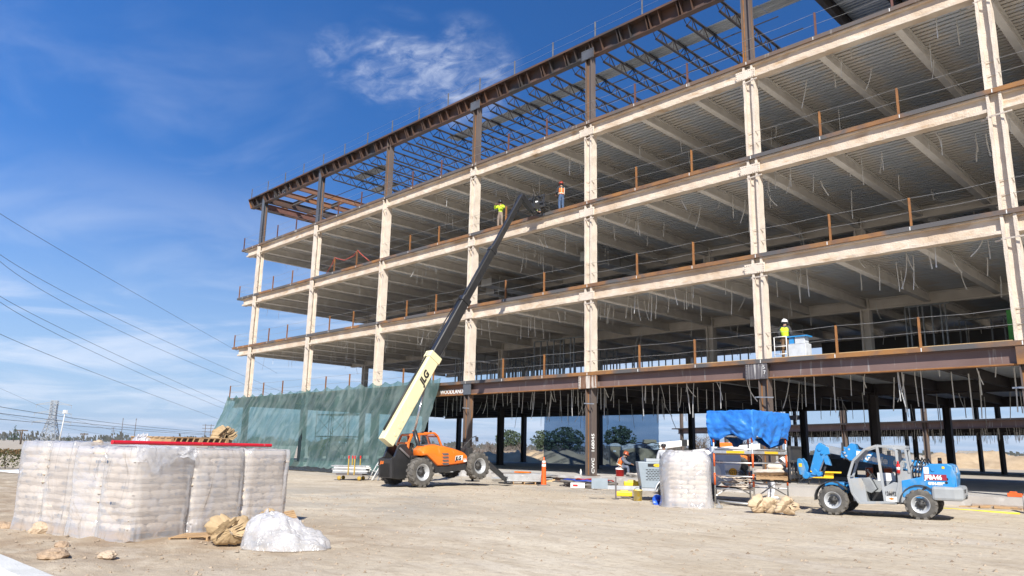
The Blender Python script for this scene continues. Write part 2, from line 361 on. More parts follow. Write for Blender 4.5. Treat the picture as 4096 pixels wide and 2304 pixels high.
ORUST = mat('orange_rust', (.33, .145, .04), (.21, .095, .04), .8, 0, 3., .3, 30)
MILL = mat('mill_steel', (.205, .135, .118), (.16, .10, .085), .55, .15, .7, .15, 20, streak=((.33, .30, .28), (2.2, 2.2, .22), 3.2, .61, .74))
MILL_O = mat('mill_steel_rusting', (.17, .10, .08), (.27, .115, .04), .65, .1, .8, .2, 20, stretch=(.5, .5, 1), streak=((.38, .35, .32), (2.5, 2.5, .2), 3.0, .64, .76))
COLS = mat('column_steel', (.155, .125, .11), (.11, .085, .075), .6, .15, 1.1, .2, 25, stretch=(1, 1, .3), streak=((.34, .145, .03), (2.5, 2.5, .15), 1.6, .62, .72))
BLUEST = mat('blue_steel', (.12, .13, .145), (.085, .085, .095), .5, .2, 1.3, .15, 20, stretch=(1, 1, .3), streak=((.36, .36, .36), (3, 3, .15), 3., .70, .80))
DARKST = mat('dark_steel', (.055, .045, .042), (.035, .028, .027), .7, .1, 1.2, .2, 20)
JST = mat('joist_steel', (.032, .028, .028), (.05, .038, .032), .6, .1, 2.)
CHARC = mat('roof_steel', (.075, .05, .042), (.12, .06, .035), .65, .1, .9, .2, 20, streak=((.05, .045, .045), (.8, .8, .8), .8, .5, .62))
GALV = mat('galvanised', (.50, .51, .52), (.36, .37, .38), .42, .6, 6., .1, 30)
STRAP = mat('strap_galvanised', (.74, .74, .72), (.60, .60, .58), .5, .15, 6.)
CONC = mat('slab_concrete', (.50, .47, .43), (.41, .38, .34), .9, 0, 1.1, .4, 30, streak=((.62, .60, .56), (1, 1, 1), 1.6, .55, .7))
SLABM = mat('dusty_slab', (.56, .54, .51), (.46, .445, .42), .9, 0, 1.1, .3, 30)
CABLE = mat('cable_steel', (.42, .42, .41), (.3, .3, .3), .5, .5, 9.)
PAINT = mat('white_paint_marks', (.8, .8, .78), (.7, .7, .68), .8)
WOODN = mat('new_lumber', (.56, .40, .215), (.46, .31, .155), .8, 0, 2.5, .2, 40, stretch=(.4, 1, 1))
def deck_mat(name, over):
    """galvanised deck seen from below, with beige overspray beside each beam where over is set"""
    m = mat(name, (.74, .77, .79), (.61, .64, .66), .5, .0, 3.2, .08, 40, stretch=(.2, 2.5, 1))
    if not over: return m
    nt = m.node_tree; L = nt.links; P = nt.nodes['Principled BSDF']; src = P.inputs['Base Color'].links[0].from_socket
    g = nd(nt, 'ShaderNodeNewGeometry'); s = nd(nt, 'ShaderNodeSeparateXYZ'); L.new(g.outputs['Position'], s.inputs[0])
    def mt(op, a, b=None):
        n = nd(nt, 'ShaderNodeMath', operation=op)
        for i, q in enumerate((a, b)):
            if q is None: continue
            if hasattr(q, 'is_linked'): L.new(q, n.inputs[i])
            else: n.inputs[i].default_value = q
        return n.outputs[0]
    n = nd(nt, 'ShaderNodeTexNoise'); n.inputs['Scale'].default_value = 1.1; n.inputs['Detail'].default_value = 6
    mp = nd(nt, 'ShaderNodeMapping'); mp.inputs['Scale'].default_value = (.6, 3.2, 1); L.new(g.outputs['Position'], mp.inputs[0]); L.new(mp.outputs[0], n.inputs['Vector'])
    d = mt('PINGPONG', mt('ADD', s.outputs[0], 45.6), 1.52)     # 0 at each beam line
    r = nd(nt, 'ShaderNodeMapRange'); r.inputs[1].default_value = .95; r.inputs[2].default_value = .45
    L.new(mt('SUBTRACT', d, mt('MULTIPLY', mt('SUBTRACT', n.outputs['Fac'], .42), 2.3)), r.inputs[0])
    edge = nd(nt, 'ShaderNodeMapRange'); edge.inputs[1].default_value = 1.6; edge.inputs[2].default_value = .5; L.new(s.outputs[1], edge.inputs[0])
    f = mt('MINIMUM', mt('MAXIMUM', r.outputs[0], mt('MULTIPLY', edge.outputs[0], .8)), 1.)
    mx = nd(nt, 'ShaderNodeMix', data_type='RGBA'); mx.inputs['B'].default_value = (.62, .575, .51, 1); L.new(src, mx.inputs['A']); L.new(f, mx.inputs['Factor'])
    L.new(mx.outputs['Result'], P.inputs['Base Color'])
    mm = nd(nt, 'ShaderNodeMapRange'); mm.inputs[3].default_value = .4; mm.inputs[4].default_value = 0.; L.new(f, mm.inputs[0]); L.new(mm.outputs[0], P.inputs['Metallic'])
    return m
DECK = deck_mat('deck_sprayed', True); DECKB = deck_mat('deck_bare', False)
SL = .427
ZK = {2: 5.40, 3: 9.83, 4: 14.225, 5: 18.66}
ZR = 23.22
XC = [-36.99, -27.5, -18.27, -9.06, 0., 9.14, 18.22, 27.4]
XL, XR = -40.2, 29.5
YB = [11.45, 23.4]
B = thing('office_building', 'unfinished five storey office building, a steel frame partly sprayed with white fireproofing', 'building')
def I_poly(b, h, tf, tw, tb=None):
    tb = tb or tf
    return [(-b, 0), (b, 0), (b, tb), (tw, tb + .04), (tw, h - tf), (b, h - tf), (b, h), (-b, h), (-b, h - tf), (-tw, h - tf), (-tw, tb + .04), (-b, tb)]
def H_poly(fl, d, tf, tw, swap):
    """flanges face +-x (swap False) or +-y"""
    p = [(-d, -fl), (-d + tf, -fl), (-d + tf, -tw), (d - tf, -tw), (d - tf, -fl), (d, -fl), (d, fl), (d - tf, fl), (d - tf, tw), (-d + tf, tw), (-d + tf, fl), (-d, fl)]
    return [(b, a) for a, b in p][::-1] if swap else p
# --- columns on the front line
def column(x, y, swap, interior=False):
    top = ZR - .12
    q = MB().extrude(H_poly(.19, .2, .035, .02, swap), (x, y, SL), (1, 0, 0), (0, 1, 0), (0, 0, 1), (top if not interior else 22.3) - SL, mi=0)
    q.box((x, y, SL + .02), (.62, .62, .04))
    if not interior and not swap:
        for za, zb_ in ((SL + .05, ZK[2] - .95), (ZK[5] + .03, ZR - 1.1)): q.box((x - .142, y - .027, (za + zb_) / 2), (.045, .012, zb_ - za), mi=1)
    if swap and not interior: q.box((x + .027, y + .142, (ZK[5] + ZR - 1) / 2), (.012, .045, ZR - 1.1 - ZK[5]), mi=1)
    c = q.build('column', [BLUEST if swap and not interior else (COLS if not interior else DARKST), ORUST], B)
    k = MB()
    z0 = ZK[2] + .005
    k.extrude(H_poly(.225, .235, .095, .055, swap), (x, y, z0), (1, 0, 0), (0, 1, 0), (0, 0, 1), ZK[5] - .2 - z0, nseg=40 if not interior else 1, jit=.008 if not interior else 0)
    k.build('fireproof_coating', FIRE if not interior else FIRE_IN, c)
    if not interior:
        for L_ in (2, 3, 4, 5):
            b = MB(); z = ZK[L_] - (.98 if L_ > 2 else 1.52)
            a = V((x - .28, y - .19, z)); e = V((x + .52, y - .42, z - .05))
            b.bar(a, e, .03, .05); b.bar((x - .52, y + .1, z + .02), (x - .18, y - .05, z + .02), .03, .05)
            b.build('clamp_bar', FIRE if L_ > 2 else GALV, c)
        for L_ in (2, 3, 4):
            b = MB()
            for hz in (.55, 1.07):
                z = ZK[L_] + hz
                b.tube([(x - .2, y - .1, z - .01), (x, y - .07, z), (x + .18, y - .1, z + .01), (x + .25, y - .24, z), (x + .26, y - .02, z - .13)], .014, 5)
            b.build('cable_wrap', FIRE, c)
    return c
for i, x in enumerate(XC): column(x, 0., i < 2)
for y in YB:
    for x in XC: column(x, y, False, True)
# --- girders, slab edges, decks, beams
def front_girder(x0, x1, z, lvl):
    if lvl == 2:
        q = MB().extrude(I_poly(.15, .60, .03, .013), (x0, 0, z - .77), (0, 1, 0), (0, 0, 1), (1, 0, 0), x1 - x0)
        o = q.build('edge_girder', MILL_O if x0 < -10 else MILL, B)
        f = MB().box(((x0 + x1) / 2, 0, z - .772), (x1 - x0 - .02, .306, .012)).box(((x0 + x1) / 2, -.1525, z - .752), (x1 - x0 - .02, .005, .034)); f.build('bottom_flange', ORUST, o)
        return o
    q = MB().extrude(I_poly(.20, .66, .09, .055, .115), (x0, 0, z - .80), (0, 1, 0), (0, 0, 1), (1, 0, 0), x1 - x0, nseg=44, jit=.009)
    return q.build('edge_girder', FIRE_WEB, B)
def edge_angle(x0, x1, z):
    q = MB()
    n = 3; w = (x1 - x0) / n
    for k in range(n):
        a = x0 + k * w + .004; b = x0 + (k + 1) * w - .004
        j = R.uniform(-.006, .006)
        q.box(((a + b) / 2, -.285 + j, z - .082), (b - a, .012, .168)); q.box(((a + b) / 2, -.22 + j, z - .160), (b - a, .118, .012))
        q.box((b - .01, -.294 + j, z - .09), (.03, .006, .13), mi=1)
    return q.build('edge_angle', [RUSTD if z > 18 else RUST, PAINT], B)
bays = [(XL + .9, XC[0])] + [(XC[i], XC[i + 1]) for i in range(7)] + [(XC[7], XR)]
for lv, z in ZK.items():
    for k, (a, b) in enumerate(bays):
        if k == 0: front_girder(a, b - .22, z, lv)
        else: front_girder(a + .22, b - .22, z, lv)
        edge_angle(a if k else XL, b, z)
    # return edge along the left end
    q = MB(); q.box((XL - .006, 11.6, z - .082), (.012, 23.75, .168)); q.build('edge_angle', RUST, B)
    # composite slab: smooth top, ribbed galvanised underside
    q = MB(); X0, X1 = XL, XR
    q.box(((X0 + X1) / 2, 11.57, z - .011), (X1 - X0 - .02, 23.66, .022))
    q.build('floor_slab', SLABM, B)
    q = MB(); y = -.2; zt, zb = z - .026, z - .155
    while y < 23.3:
        pr_ = [(y + .045, zt), (y, zb), (y + .205, zb), (y + .16, zt), (y + .345, zt)]
        for (ya, za), (yb, zb_) in zip(pr_[:-1], pr_[1:]):
            q.add([(X0 + .05, ya, za), (X1 - .05, ya, za), (X1 - .05, yb, zb_), (X0 + .05, yb, zb_)], [(0, 1, 2, 3)])
        y += .30
    q.build('metal_deck', DECK if lv > 2 else DECKB, B)
    # beams running back from the front girder
    coat = lv > 2
    for i in range(-1, 7):
        for j in range(3):
            x = (XC[0] - 3.05 + (XL - XC[0] + 3.05) * 0) if (i < 0 and j == 0) else None
            if i < 0:
                if j: continue
                x = XL + .75
            else: x = XC[i] + (XC[i + 1] - XC[i]) * j / 3
            y0 = .06 if j or i < 0 else .24
            q = MB()
            if coat: q.extrude(I_poly(.14, .50, .06, .05, .08), (x, y0, z - .66), (1, 0, 0), (0, 0, 1), (0, 1, 0), 23.3 - y0, nseg=1)
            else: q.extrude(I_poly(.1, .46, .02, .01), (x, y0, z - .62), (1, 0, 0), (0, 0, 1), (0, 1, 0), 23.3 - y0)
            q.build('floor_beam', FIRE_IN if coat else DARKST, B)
    for y in YB:
        q = MB()
        if coat: q.extrude(I_poly(.17, .6, .07, .05, .09), (XL + .9, y, z - .775), (0, 1, 0), (0, 0, 1), (1, 0, 0), XR - XL - .9)
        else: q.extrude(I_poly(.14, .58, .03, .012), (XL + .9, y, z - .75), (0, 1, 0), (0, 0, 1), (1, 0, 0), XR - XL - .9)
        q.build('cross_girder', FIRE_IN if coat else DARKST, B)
# --- connection plates
def plate(x, z0, z1, x0, x1, m, bolts=True, bm=None):
    q = MB(); n = 10
    q.extrude([(x0, z0), (x1, z0), (x1, z1), (x0, z1)], (x, -.262, 0), (1, 0, 0), (0, 0, 1), (0, 1, 0), .05)
    o = q.build('connection_plate', m, B, bev=.008)
    if bolts:
        b = MB()
        for sx_ in ((x0 + .05, 1), (x1 - .05, -1)):
            for k in range(4):
                b.ball((x + sx_[0] + sx_[1] * k * .085, -.268, z0 + .05), .024, 6); b.ball((x + sx_[0] + sx_[1] * k * .085, -.268, z1 - .05), .024, 6)
            for k in range(4): b.ball((x + sx_[0], -.268, z0 + (z1 - z0) * (.2 + .2 * k)), .024, 6)
        b.build('bolts', bm or m, o)
STREAKY = mat('streaked_plate', (.22, .12, .07), (.16, .09, .06), .7, 0, 1.5, .2, 20, streak=((.62, .58, .52), (5, 5, .25), 2.4, .50, .60))
STREAKB = mat('streaked_blue_plate', (.13, .12, .13), (.10, .09, .095), .6, .1, 1.5, .2, 20, streak=((.55, .53, .50), (5, 5, .22), 2.2, .56, .66))
plate(XC[3], ZK[2] - .78, ZK[2] - .17, -.22, .42, BLUEST, False)
plate(XC[4], ZK[2] - .80, ZK[2] - .17, -.58, .58, STREAKY, True)
plate(XC[5], ZK[2] - .80, ZK[2] - .17, -.72, .24, STREAKB, True)
plate(XC[6], ZK[2] - .78, ZK[2] - .17, -.24, .5, RUST, False)
for lv in (3, 4, 5):
    plate(XC[3], ZK[lv] - .80, ZK[lv] - .40, -.24, .36, FIRE, True)
    plate(XC[4], ZK[lv] - .82, ZK[lv] - .40, -.56, .42, FIRE, True)
    plate(XC[5], ZK[lv] - .82, ZK[lv] - .40, -.56, .36, FIRE, True)
    for i in (0, 1, 2):
        q = MB().extrude([(-.10, 0), (.10, 0), (.06, -.18)], (XC[i] - .2, -.26, ZK[lv] - .17), (1, 0, 0), (0, 0, 1), (0, 1, 0), .12, nseg=1)
        q.build('gusset', FIRE, B, bev=.02)
for x in XC[3:7]: plate(x, ZR - .98, ZR - .42, -.42, .42, BLUEST, True, BLUEST)
# --- guard rails
def guard(lv, z, xs, y=-.2, m=ORUST, w=.075, h=1.09):
    for x in xs:
        q = MB(); q.box((x - w / 2 + .005, y, z + h / 2), (.01, w, h)); q.box((x, y - w / 2 + .005, z + h / 2), (w, .01, h)); q.box((x, y + w / 2 - .005, z + h / 2), (w, .01, h))
        q.build('guard_post', m, B)
MAROON = mat('primer_post', (.15, .065, .05), (.11, .055, .045), .7, 0, 4.)
GREYP = mat('grey_post', (.2, .2, .21), (.14, .13, .13), .6, .2, 4.)
for lv, z in ZK.items():
    xs = [XL + .25] + [XC[i] + (XC[i + 1] - XC[i]) * f for i in range(6) for f in (.335, .667)]
    if lv == 4: xs = [x for x in xs if not -4.2 < x < -2.2]
    guard(lv, z, [x + R.uniform(-.08, .08) for x in xs], m=[None, None, ORUST, ORUST, ORUST, MAROON][lv])
    for hz in (.55, 1.07):
        pts = []
        marks = sorted(xs + XC[:7] + [XR])
        for a, b in zip(marks[:-1], marks[1:]):
            for t in (0, .5): pts.append((a + (b - a) * t, -.2, z + hz - (.035 * 4 * t * (1 - t)) + R.uniform(-.008, .008)))
        pts.append((XR, -.2, z + hz))
        q = MB(); q.tube(pts, .0075, 4); q.build('guard_cable', CABLE, B)
        q = MB(); q.tube([(XL + .25, -.2, z + hz), (XL + .2, 6, z + hz - .03), (XL + .2, 12, z + hz), (XL + .2, 23, z + hz)], .0075, 4); q.build('guard_cable', CABLE, B)
# red hose looped over two posts on the fourth floor edge
q = MB(); xa, xb, z = XC[1] + 3.07, XC[1] + 6.15, ZK[4]
q.tube([(xa - 1.2, -.1, z + .05), (xa - .3, -.15, z + .75), (xa, -.2, z + 1.1), (xa + .5, -.2, z + .92), (xa + 1.4, -.2, z + .66), (xb - .5, -.2, z + .8), (xb, -.2, z + 1.12), (xb + .4, -.2, z + .8), (xb + 1.4, -.1, z + .12)], .03, 6)
tag(q.build('red_hose', mat('red_hose', (.5, .08, .05), (.4, .06, .04), .5)), 'thin red hose looped over two guard posts near the building\'s left end', 'hose')
# --- timber kicker along the second floor edge
for a, b in ((XC[5] + .35, XC[6] - .3), (XC[4] + .4, XC[5] - .3)):
    q = MB().box(((a + b) / 2, -.12, ZK[2] + .02), (b - a, .09, .04)); q.build('timber_kicker', WOODN, B)
# --- roof
zb, zt = ZR - .82, ZR
q = MB()
XG = XL + .75
def roof_girder(a, b):
    q = MB()
    q.extrude([(-.17, zb), (.17, zb), (.17, zb + .03), (.012, zb + .03), (.012, zt - .03), (.2, zt - .03), (.2, zt), (-.46, zt), (-.46, zt - .12), (-.45, zt - .12), (-.45, zt - .03), (-.012, zt - .03), (-.012, zb + .03), (-.17, zb + .03)], (a, 0, 0), (0, 1, 0), (0, 0, 1), (1, 0, 0), b - a)
    s = q; n = max(1, round((b - a) / 1.83)); st = (b - a) / n
    for k in range(n):
        for off, pair in ((0.1, True), (.52, False)):
            for dx_ in ((0, .17) if pair else (0,)):
                x = a + (k + off) * st + dx_
                s.extrude([(-.013, zb + .03), (-.16, zb + .03), (-.44, zt - .03), (-.013, zt - .03)], (x, 0, 0), (0, 1, 0), (0, 0, 1), (1, 0, 0), .016)
        x = a + (k + .72) * st
        s.extrude([(-.17, zb + .03), (-.16, zb + .03), (-.16, zb + .14), (-.17, zb + .14)], (x - .22, 0, 0), (0, 1, 0), (0, 0, 1), (1, 0, 0), .5)
    q.build('roof_girder', CHARC, B)
for a, b in [(XG, XC[0])] + [(XC[i], XC[i + 1]) for i in range(7)] + [(XC[7], XR)]: roof_girder(a, b)
q = MB(); q.extrude([(-.46, zt), (-.05, zt), (0.02, zb), (-.17, zb)], (XG - .02, 0, 0), (0, 1, 0), (0, 0, 1), (1, 0, 0), .02); q.build('end_plate', ORUST, B)
def wbeam(x0, y0, x1, y1, ztop, h, b, m, name='roof_beam'):
    d = V((x1 - x0, y1 - y0, 0)); Ld = d.length; d.normalize(); u = V((d.y, -d.x, 0))
    q = MB().extrude(I_poly(b, h, .025, .012), (x0, y0, ztop - h), u, (0, 0, 1), d, Ld); return q.build(name, m, B)
# left end bays framed in beams
for x in (XG + .02, XC[0]): wbeam(x, .2, x, 23.4, zt - .12, .60, .14, CHARC)
for f in (.25, .5): wbeam(XC[0] + 9.4 * f, .2, XC[0] + 9.4 * f, 23.4, zt - .12, .42, .11, MILL_O)
for y in (2.6, 5.2, 7.8): wbeam(XG, y, XC[0] + 4.7, y, zt - .15, .30, .1, RUST)
for y in YB: wbeam(XG, y, XR, y, zt - .12, .7, .15, CHARC)
# second, lower end beam with stiffened web in maroon primer
wbeam(XC[0], .3, XC[0], 11.3, zt - .86, .5, .12, MAROON)
# roof joists, open web
def joist(x, y0, y1):
    q = MB(); top, bot = zt - .14, zt - .76; Ln = y1 - y0
    for s_ in (-.035, .035): q.bar((x + s_, y0, top), (x + s_, y1, top), .06, .075)
    for s_ in (-.03, .03): q.bar((x + s_, y0 + .75, bot), (x + s_, y1 - .75, bot), .06, .065)
    n = 9; st = (Ln - 1.5) / n
    q.bar((x, y0 + .1, top), (x, y0 + .75, bot), .028)
    for k in range(n):
        a = y0 + .75 + k * st
        q.bar((x, a, bot), (x, a + st / 2, top), .042); q.bar((x, a + st / 2, top), (x, a + st, bot), .042); q.bar((x, a + st / 2, top), (x, a + st / 2, bot), .028)
    q.bar((x, y1 - .75, bot), (x, y1 - .1, top), .028)
    return q.build('roof_joist', JST, B)
for i in range(1, 5):
    for k in range(5):
        x = XC[i] + (XC[i + 1] - XC[i]) * (k + (.12 if k == 0 else 0)) / 5
        joist(x, .12, YB[0] - .1); joist(x, YB[0] + .1, YB[1] - .1)
for y, z in ((3.2, zt - .77), (6.0, zt - .17), (8.6, zt - .77), (15., zt - .77), (19., zt - .17)):
    q = MB().bar((XC[0] + 4.7, y, z), (XC[5], y, z), .04); q.build('joist_bridging', JST, B)
# loose deck sheets lying on the joists, and the finished deck at the right end
def ribs(name, x0, x1, y0, y1, z, m, pitch=.2):
    q = MB(); y = y0
    while y < y1 - .01:
        pr_ = [(y, z + .05), (y + pitch * .2, z), (y + pitch * .55, z), (y + pitch * .75, z + .05), (y + pitch, z + .05)]
        for (a, za), (b, zb_) in zip(pr_[:-1], pr_[1:]): q.add([(x0, a, za), (x1, a, za), (x1, b, zb_), (x0, b, zb_)], [(0, 1, 2, 3)])
        y += pitch
    return q.build(name, m, B, solid=.004)
DECKR = mat('roof_deck', (.34, .36, .37), (.22, .24, .25), .4, .5, 1.5, .1, 30, stretch=(.3, 2, 1))
ribs('roof_deck_sheet', XC[2] + 3., XC[4] + 8.4, 2.7, 3.7, zt - .11, DECKR)
ribs('roof_deck_sheet', XC[4] + 8.4, XC[5] + 2., 2.75, 3.75, zt - .10, DECKR)
ribs('roof_deck_sheet', XC[1] + .4, XC[1] + 4.4, 2.6, 3.6, zt - .11, DECKR)
ribs('roof_deck_sheet', XC[1] - 1.4, XC[1] + 1.7, 5.4, 6.4, zt - .11, DECKR)
ribs('roof_deck_sheet', XC[3] - 6., XC[3] + 1., .4, 1.0, zt - .11, DECKR)
DECKD = mat('roof_deck_dark', (.42, .45, .47), (.31, .335, .35), .4, .4, 1.5, .1, 30, stretch=(.3, 2, 1))
ribs('roof_deck', XC[5] + 1.9, XR, -.1, 23.3, zt - .1, DECKD, .25)
for k in range(9):
    wbeam(XC[5] + 1.95 + k * 2.35, .2, XC[5] + 1.95 + k * 2.35, 23.3, zt - .11, .62 if k % 2 == 0 else .45, .13, DARKST)
# roof edge posts and cable
xs = [XG + .25 + 3.06 * k for k in range(0, 23)]
guard(6, zt, xs, -.3, GREYP, .055, .98)
for hz in (.5, .95):
    q = MB(); q.tube([(x, -.3, zt + hz - (.03 if k % 2 else 0)) for k, x in enumerate([XG + .25 + 1.53 * k for k in range(45)])], .006, 4); q.build('guard_cable', CABLE, B)
# --- straps hanging from the beams
def strap(z, x, y, ln, wd, bend, seed):
    rr = random.Random(seed); q = MB(); n = 5; P = []
    dx_, dy_ = rr.uniform(-1, 1) * bend, rr.uniform(-1, 1) * bend * .6
    k = rr.choice((.0, .0, .25, .5))
    pts = []
    for i in range(n + 1):
        t = i / n; s_ = t * t * (1 - k) + k * sin(t * pi * .9) * .6
        pts.append(V((x + dx_ * s_, y + dy_ * s_, z - ln * t)))
    return pts, wd
cand = []
for lv, z in ZK.items():
    n = {2: 270, 3: 230, 4: 150, 5: 95}[lv]
    for k in range(n):
        x = R.uniform(XL + 2, 20.5); y = R.choice((R.uniform(.4, 4), R.uniform(.4, 22)))
        if lv == 2 and x < -19: continue
        zz_ = z - (.62 if R.random() < .6 else .16)
        ln = R.uniform(.55, 1.35) if lv > 2 else R.uniform(.8, 1.75)
        d = (V((x, y, zz_)) - CAM).length
        cand.append((ln / d, strap(zz_, x, y, ln, R.choice((.026, .03, .04)), R.uniform(.02, .22) if R.random() < .75 else .5, R.random())))
cand.sort(key=lambda c_: -c_[0])
rest = MB()
for i, (_, (pts, wd)) in enumerate(cand):
    q = MB() if i < 98 else rest
    for a, b in zip(pts[:-1], pts[1:]): q.bar(a, b, wd * 1.1, .014, up=(.4, 1, 0))
    if i < 98: q.build('hanger_strap', STRAP, B)
rest.build('hanger_strap', STRAP, B, kind='stuff')
# --- metal studs standing inside the second floor, ducts, work lamps
STUDG = mat('stud_galvanised', (.30, .33, .35), (.2, .22, .23), .45, .5, 5.)
def studs(x0, x1, y, z, h, step, along='x'):
    q = MB(); t = x0
    while t < x1:
        if R.random() < .9:
            p = (t, y) if along == 'x' else (y, t)
            q.box((p[0], p[1], z + h / 2), (.06, .09, h) if along == 'x' else (.09, .06, h))
        t += step * R.choice((1, 1, 1, .5))
    a, b = ((x0, y), (x1, y)) if along == 'x' else ((y, x0), (y, x1))
    q.bar((a[0], a[1], z + .03), (b[0], b[1], z + .03), .08, .06); q.bar((a[0], a[1], z + h), (b[0], b[1], z + h), .08, .08)
    return q.build('stud_wall', STUDG, B)
z2 = ZK[2]
studs(-27, -1.5, 19.5, z2, 3.6, .62); studs(-24, -8, 15.2, z2, 3.6, .62); studs(9.5, 19.5, -21.5, z2, 3.6, .5, 'y'); studs(-12, -7, 8.5, z2, 3.5, .6)
studs(11.2, 13.2, 11., z2, 3.55, .4); studs(12., 20, 17, z2, 3.6, .6); studs(-22, -10, 17, ZK[3], 3.4, .6); studs(-8, 3, 18, ZK[3], 3.4, .65)
DUCT = mat('duct_sheet_metal', (.58, .59, .59), (.48, .49, .49), .33, .75, .8)
for x, y0, y1, z, wd, hh in ((-4.6, 5.2, 10.8, ZK[4] - 1.05, .9, .55), (-14.8, 6.4, 15., ZK[4] - 1.05, 1.0, .5), (-21.5, 8., 14.5, ZK[3] - 1.05, .9, .5), (-17.2, 9, 15, ZK[4] - .95, .8, .45), (4.4, 9, 15., ZK[3] - 1.1, 1., .5)):
    q = MB(); yy = y0
    while yy < y1: q.box((x, yy + .68, z), (wd, 1.34, hh)); q.box((x, yy, z), (wd + .06, .04, hh + .06)); yy += 1.4
    q.build('air_duct', DUCT, B)
GRB = mat('green_board', (.05, .24, .035), (.04, .19, .03), .7)
q = MB().box((17.5, 5., z2 + .95), (1.5, .03, 1.9)); q.build('sheathing_board', GRB, B); q = MB().box((17.3, 7.4, z2 + 3.35), (1.6, .03, .3)); q.build('sheathing_board', GRB, B)
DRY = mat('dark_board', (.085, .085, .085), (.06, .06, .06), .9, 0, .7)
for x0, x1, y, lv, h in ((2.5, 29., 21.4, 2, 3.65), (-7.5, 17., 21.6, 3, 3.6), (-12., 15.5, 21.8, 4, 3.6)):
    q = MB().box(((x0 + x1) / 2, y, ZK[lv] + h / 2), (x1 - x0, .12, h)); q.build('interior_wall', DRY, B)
# --- writing on the steel
text('lettering', 'WOODLAND, CA', .34, (-11.62, -.02, ZK[2] - .655), (1, 0, 0), (0, 0, 1), PAINT, B, bold=.008)
text('lettering', 'GAYL   NEC   WMO', .46, (-35.4, -.02, zb + .2), (1, 0, 0), (0, 0, 1), PAINT, B, squeeze=.8)
text('lettering', 'CWC   168045', .30, (.217, -.02, SL + .12), (0, 0, 1), (0, -1, 0), PAINT, B, bold=.006)
text('lettering', 'S\n7', .22, (9.2, -.275, ZK[2] - .4), (1, .0, .1), (0, 0, 1), PAINT, B)
# --- foundation slab with form boards
q = MB().box((-5.35, 11.5, SL / 2 - .1), (69.7, 24.4, SL + .2)); q.build('foundation_slab', CONC, B)
# ------------------------------------------------------------------ vehicles
RUB = mat('tyre_rubber', (.055, .053, .050), (.13, .12, .105), .9, 0, 5., .3, 30)
RUBD = mat('tyre_dusty', (.17, .155, .135), (.09, .085, .078), .95, 0, 4., .3, 30)
RIM = mat('wheel_rim', (.52, .54, .56), (.42, .43, .44), .45, .3, 4.)
BLACK = mat('black_paint', (.022, .022, .024), (.03, .03, .03), .35, 0, 3., coat=.2)
BLKM = mat('black_plastic', (.03, .03, .032), (.05, .048, .045), .6)
ORANGE = mat('orange_paint', (.84, .19, .015), (.78, .17, .014), .38, 0, 1.2, coat=.35, streak=((.62, .30, .12), (1.2, 1.2, .7), 3., .60, .85))
CREAM = mat('cream_paint', (.76, .69, .43), (.71, .64, .39), .42, 0, .9, coat=.2, streak=((.55, .48, .33), (2, 2, .5), 2.2, .62, .85))
GRYD = mat('grey_grille', (.13, .11, .11), (.09, .08, .08), .6)
GLASS = film('cab_glass', (.10, .14, .15), .22, .05, alpha_var=.05, bump=0, spec=1.)
CHROME = mat('chrome_rod', (.7, .7, .72), (.6, .6, .62), .18, .9)
HOSE = mat('hose_black', (.02, .02, .02), None, .5)
WHT = mat('white_sticker', (.8, .8, .78), (.72, .72, .70), .6)
YEL = mat('yellow_paint', (.85, .55, .02), (.78, .48, .02), .45)
RED = mat('red_paint', (.62, .02, .02), (.52, .02, .02), .4)
AMB = mat('amber_lens', (.85, .22, .01), None, .25)
def wheel(name, parent, c, r, w, side, lugs, rimcol, hubcol, rub=RUB, dust=RUBD, chev=True):
    """tyre (part) with rim and hub (sub-parts); side = +1/-1, outer face on that x side"""
    q = MB(); cx, cy_, cz = c; ax = V((side, 0, 0))
    prof = [(r * .56, -w * .46), (r * .80, -w * .5), (r * .93, -w * .44), (r * .955, -w * .3), (r * .955, w * .3), (r * .93, w * .44), (r * .80, w * .5), (r * .56, w * .46)]
    q.lathe(prof, c, ax, 32, mis=[0, 0, 1, 1, 1, 0, 0])
    for k in range(lugs):
        for h_ in (-1, 1):
            a = 2 * pi * (k + (.5 if h_ > 0 else 0)) / lugs; da = .55 * 2 * pi / lugs
            P = []
            for rr in (r * .94, r):
                for (aa, t) in ((a - da * .42, .02), (a + da * .42, .02), (a + da * .42 + (.5 * da if chev else .25 * da), w * .5), (a - da * .42 + (.5 * da if chev else .25 * da), w * .5)):
                    rad = rr if t < w * .4 else (rr - r * .012 if rr == r else r * .84)
                    P.append(V(c) + V((h_ * t, rad * cos(aa), rad * sin(aa))))
            q.add(P, [(4, 5, 6, 7), (0, 1, 5, 4), (1, 2, 6, 5), (2, 3, 7, 6), (3, 0, 4, 7)], 1)
    t = q.build('wheel', [rub, dust], parent)
    m = MB(); m.lathe([(r * .57, w * .47), (r * .52, w * .46), (r * .50, w * .34), (r * .42, w * .30), (r * .40, w * .12), (r * .34, w * .08), (.02, w * .08)], c, ax, 28); m.lathe([(r * .57, -w * .47), (r * .5, -w * .3), (.02, -w * .2)], c, ax, 20)
    m.build('rim', rimcol, t)
    h = MB(); h.lathe([(r * .30, w * .08), (r * .30, w * .20), (r * .24, w * .26), (r * .13, w * .30), (r * .12, w * .36), (0.001, w * .36)], c, ax, 18)
    for k in range(8):
        a = 2 * pi * k / 8; p = V(c) + V((side * w * .2, r * .26 * cos(a), r * .26 * sin(a))); h.cyl(p, p + ax * .05, .018, n=6)
    h.build('hub', hubcol, t)
    return t
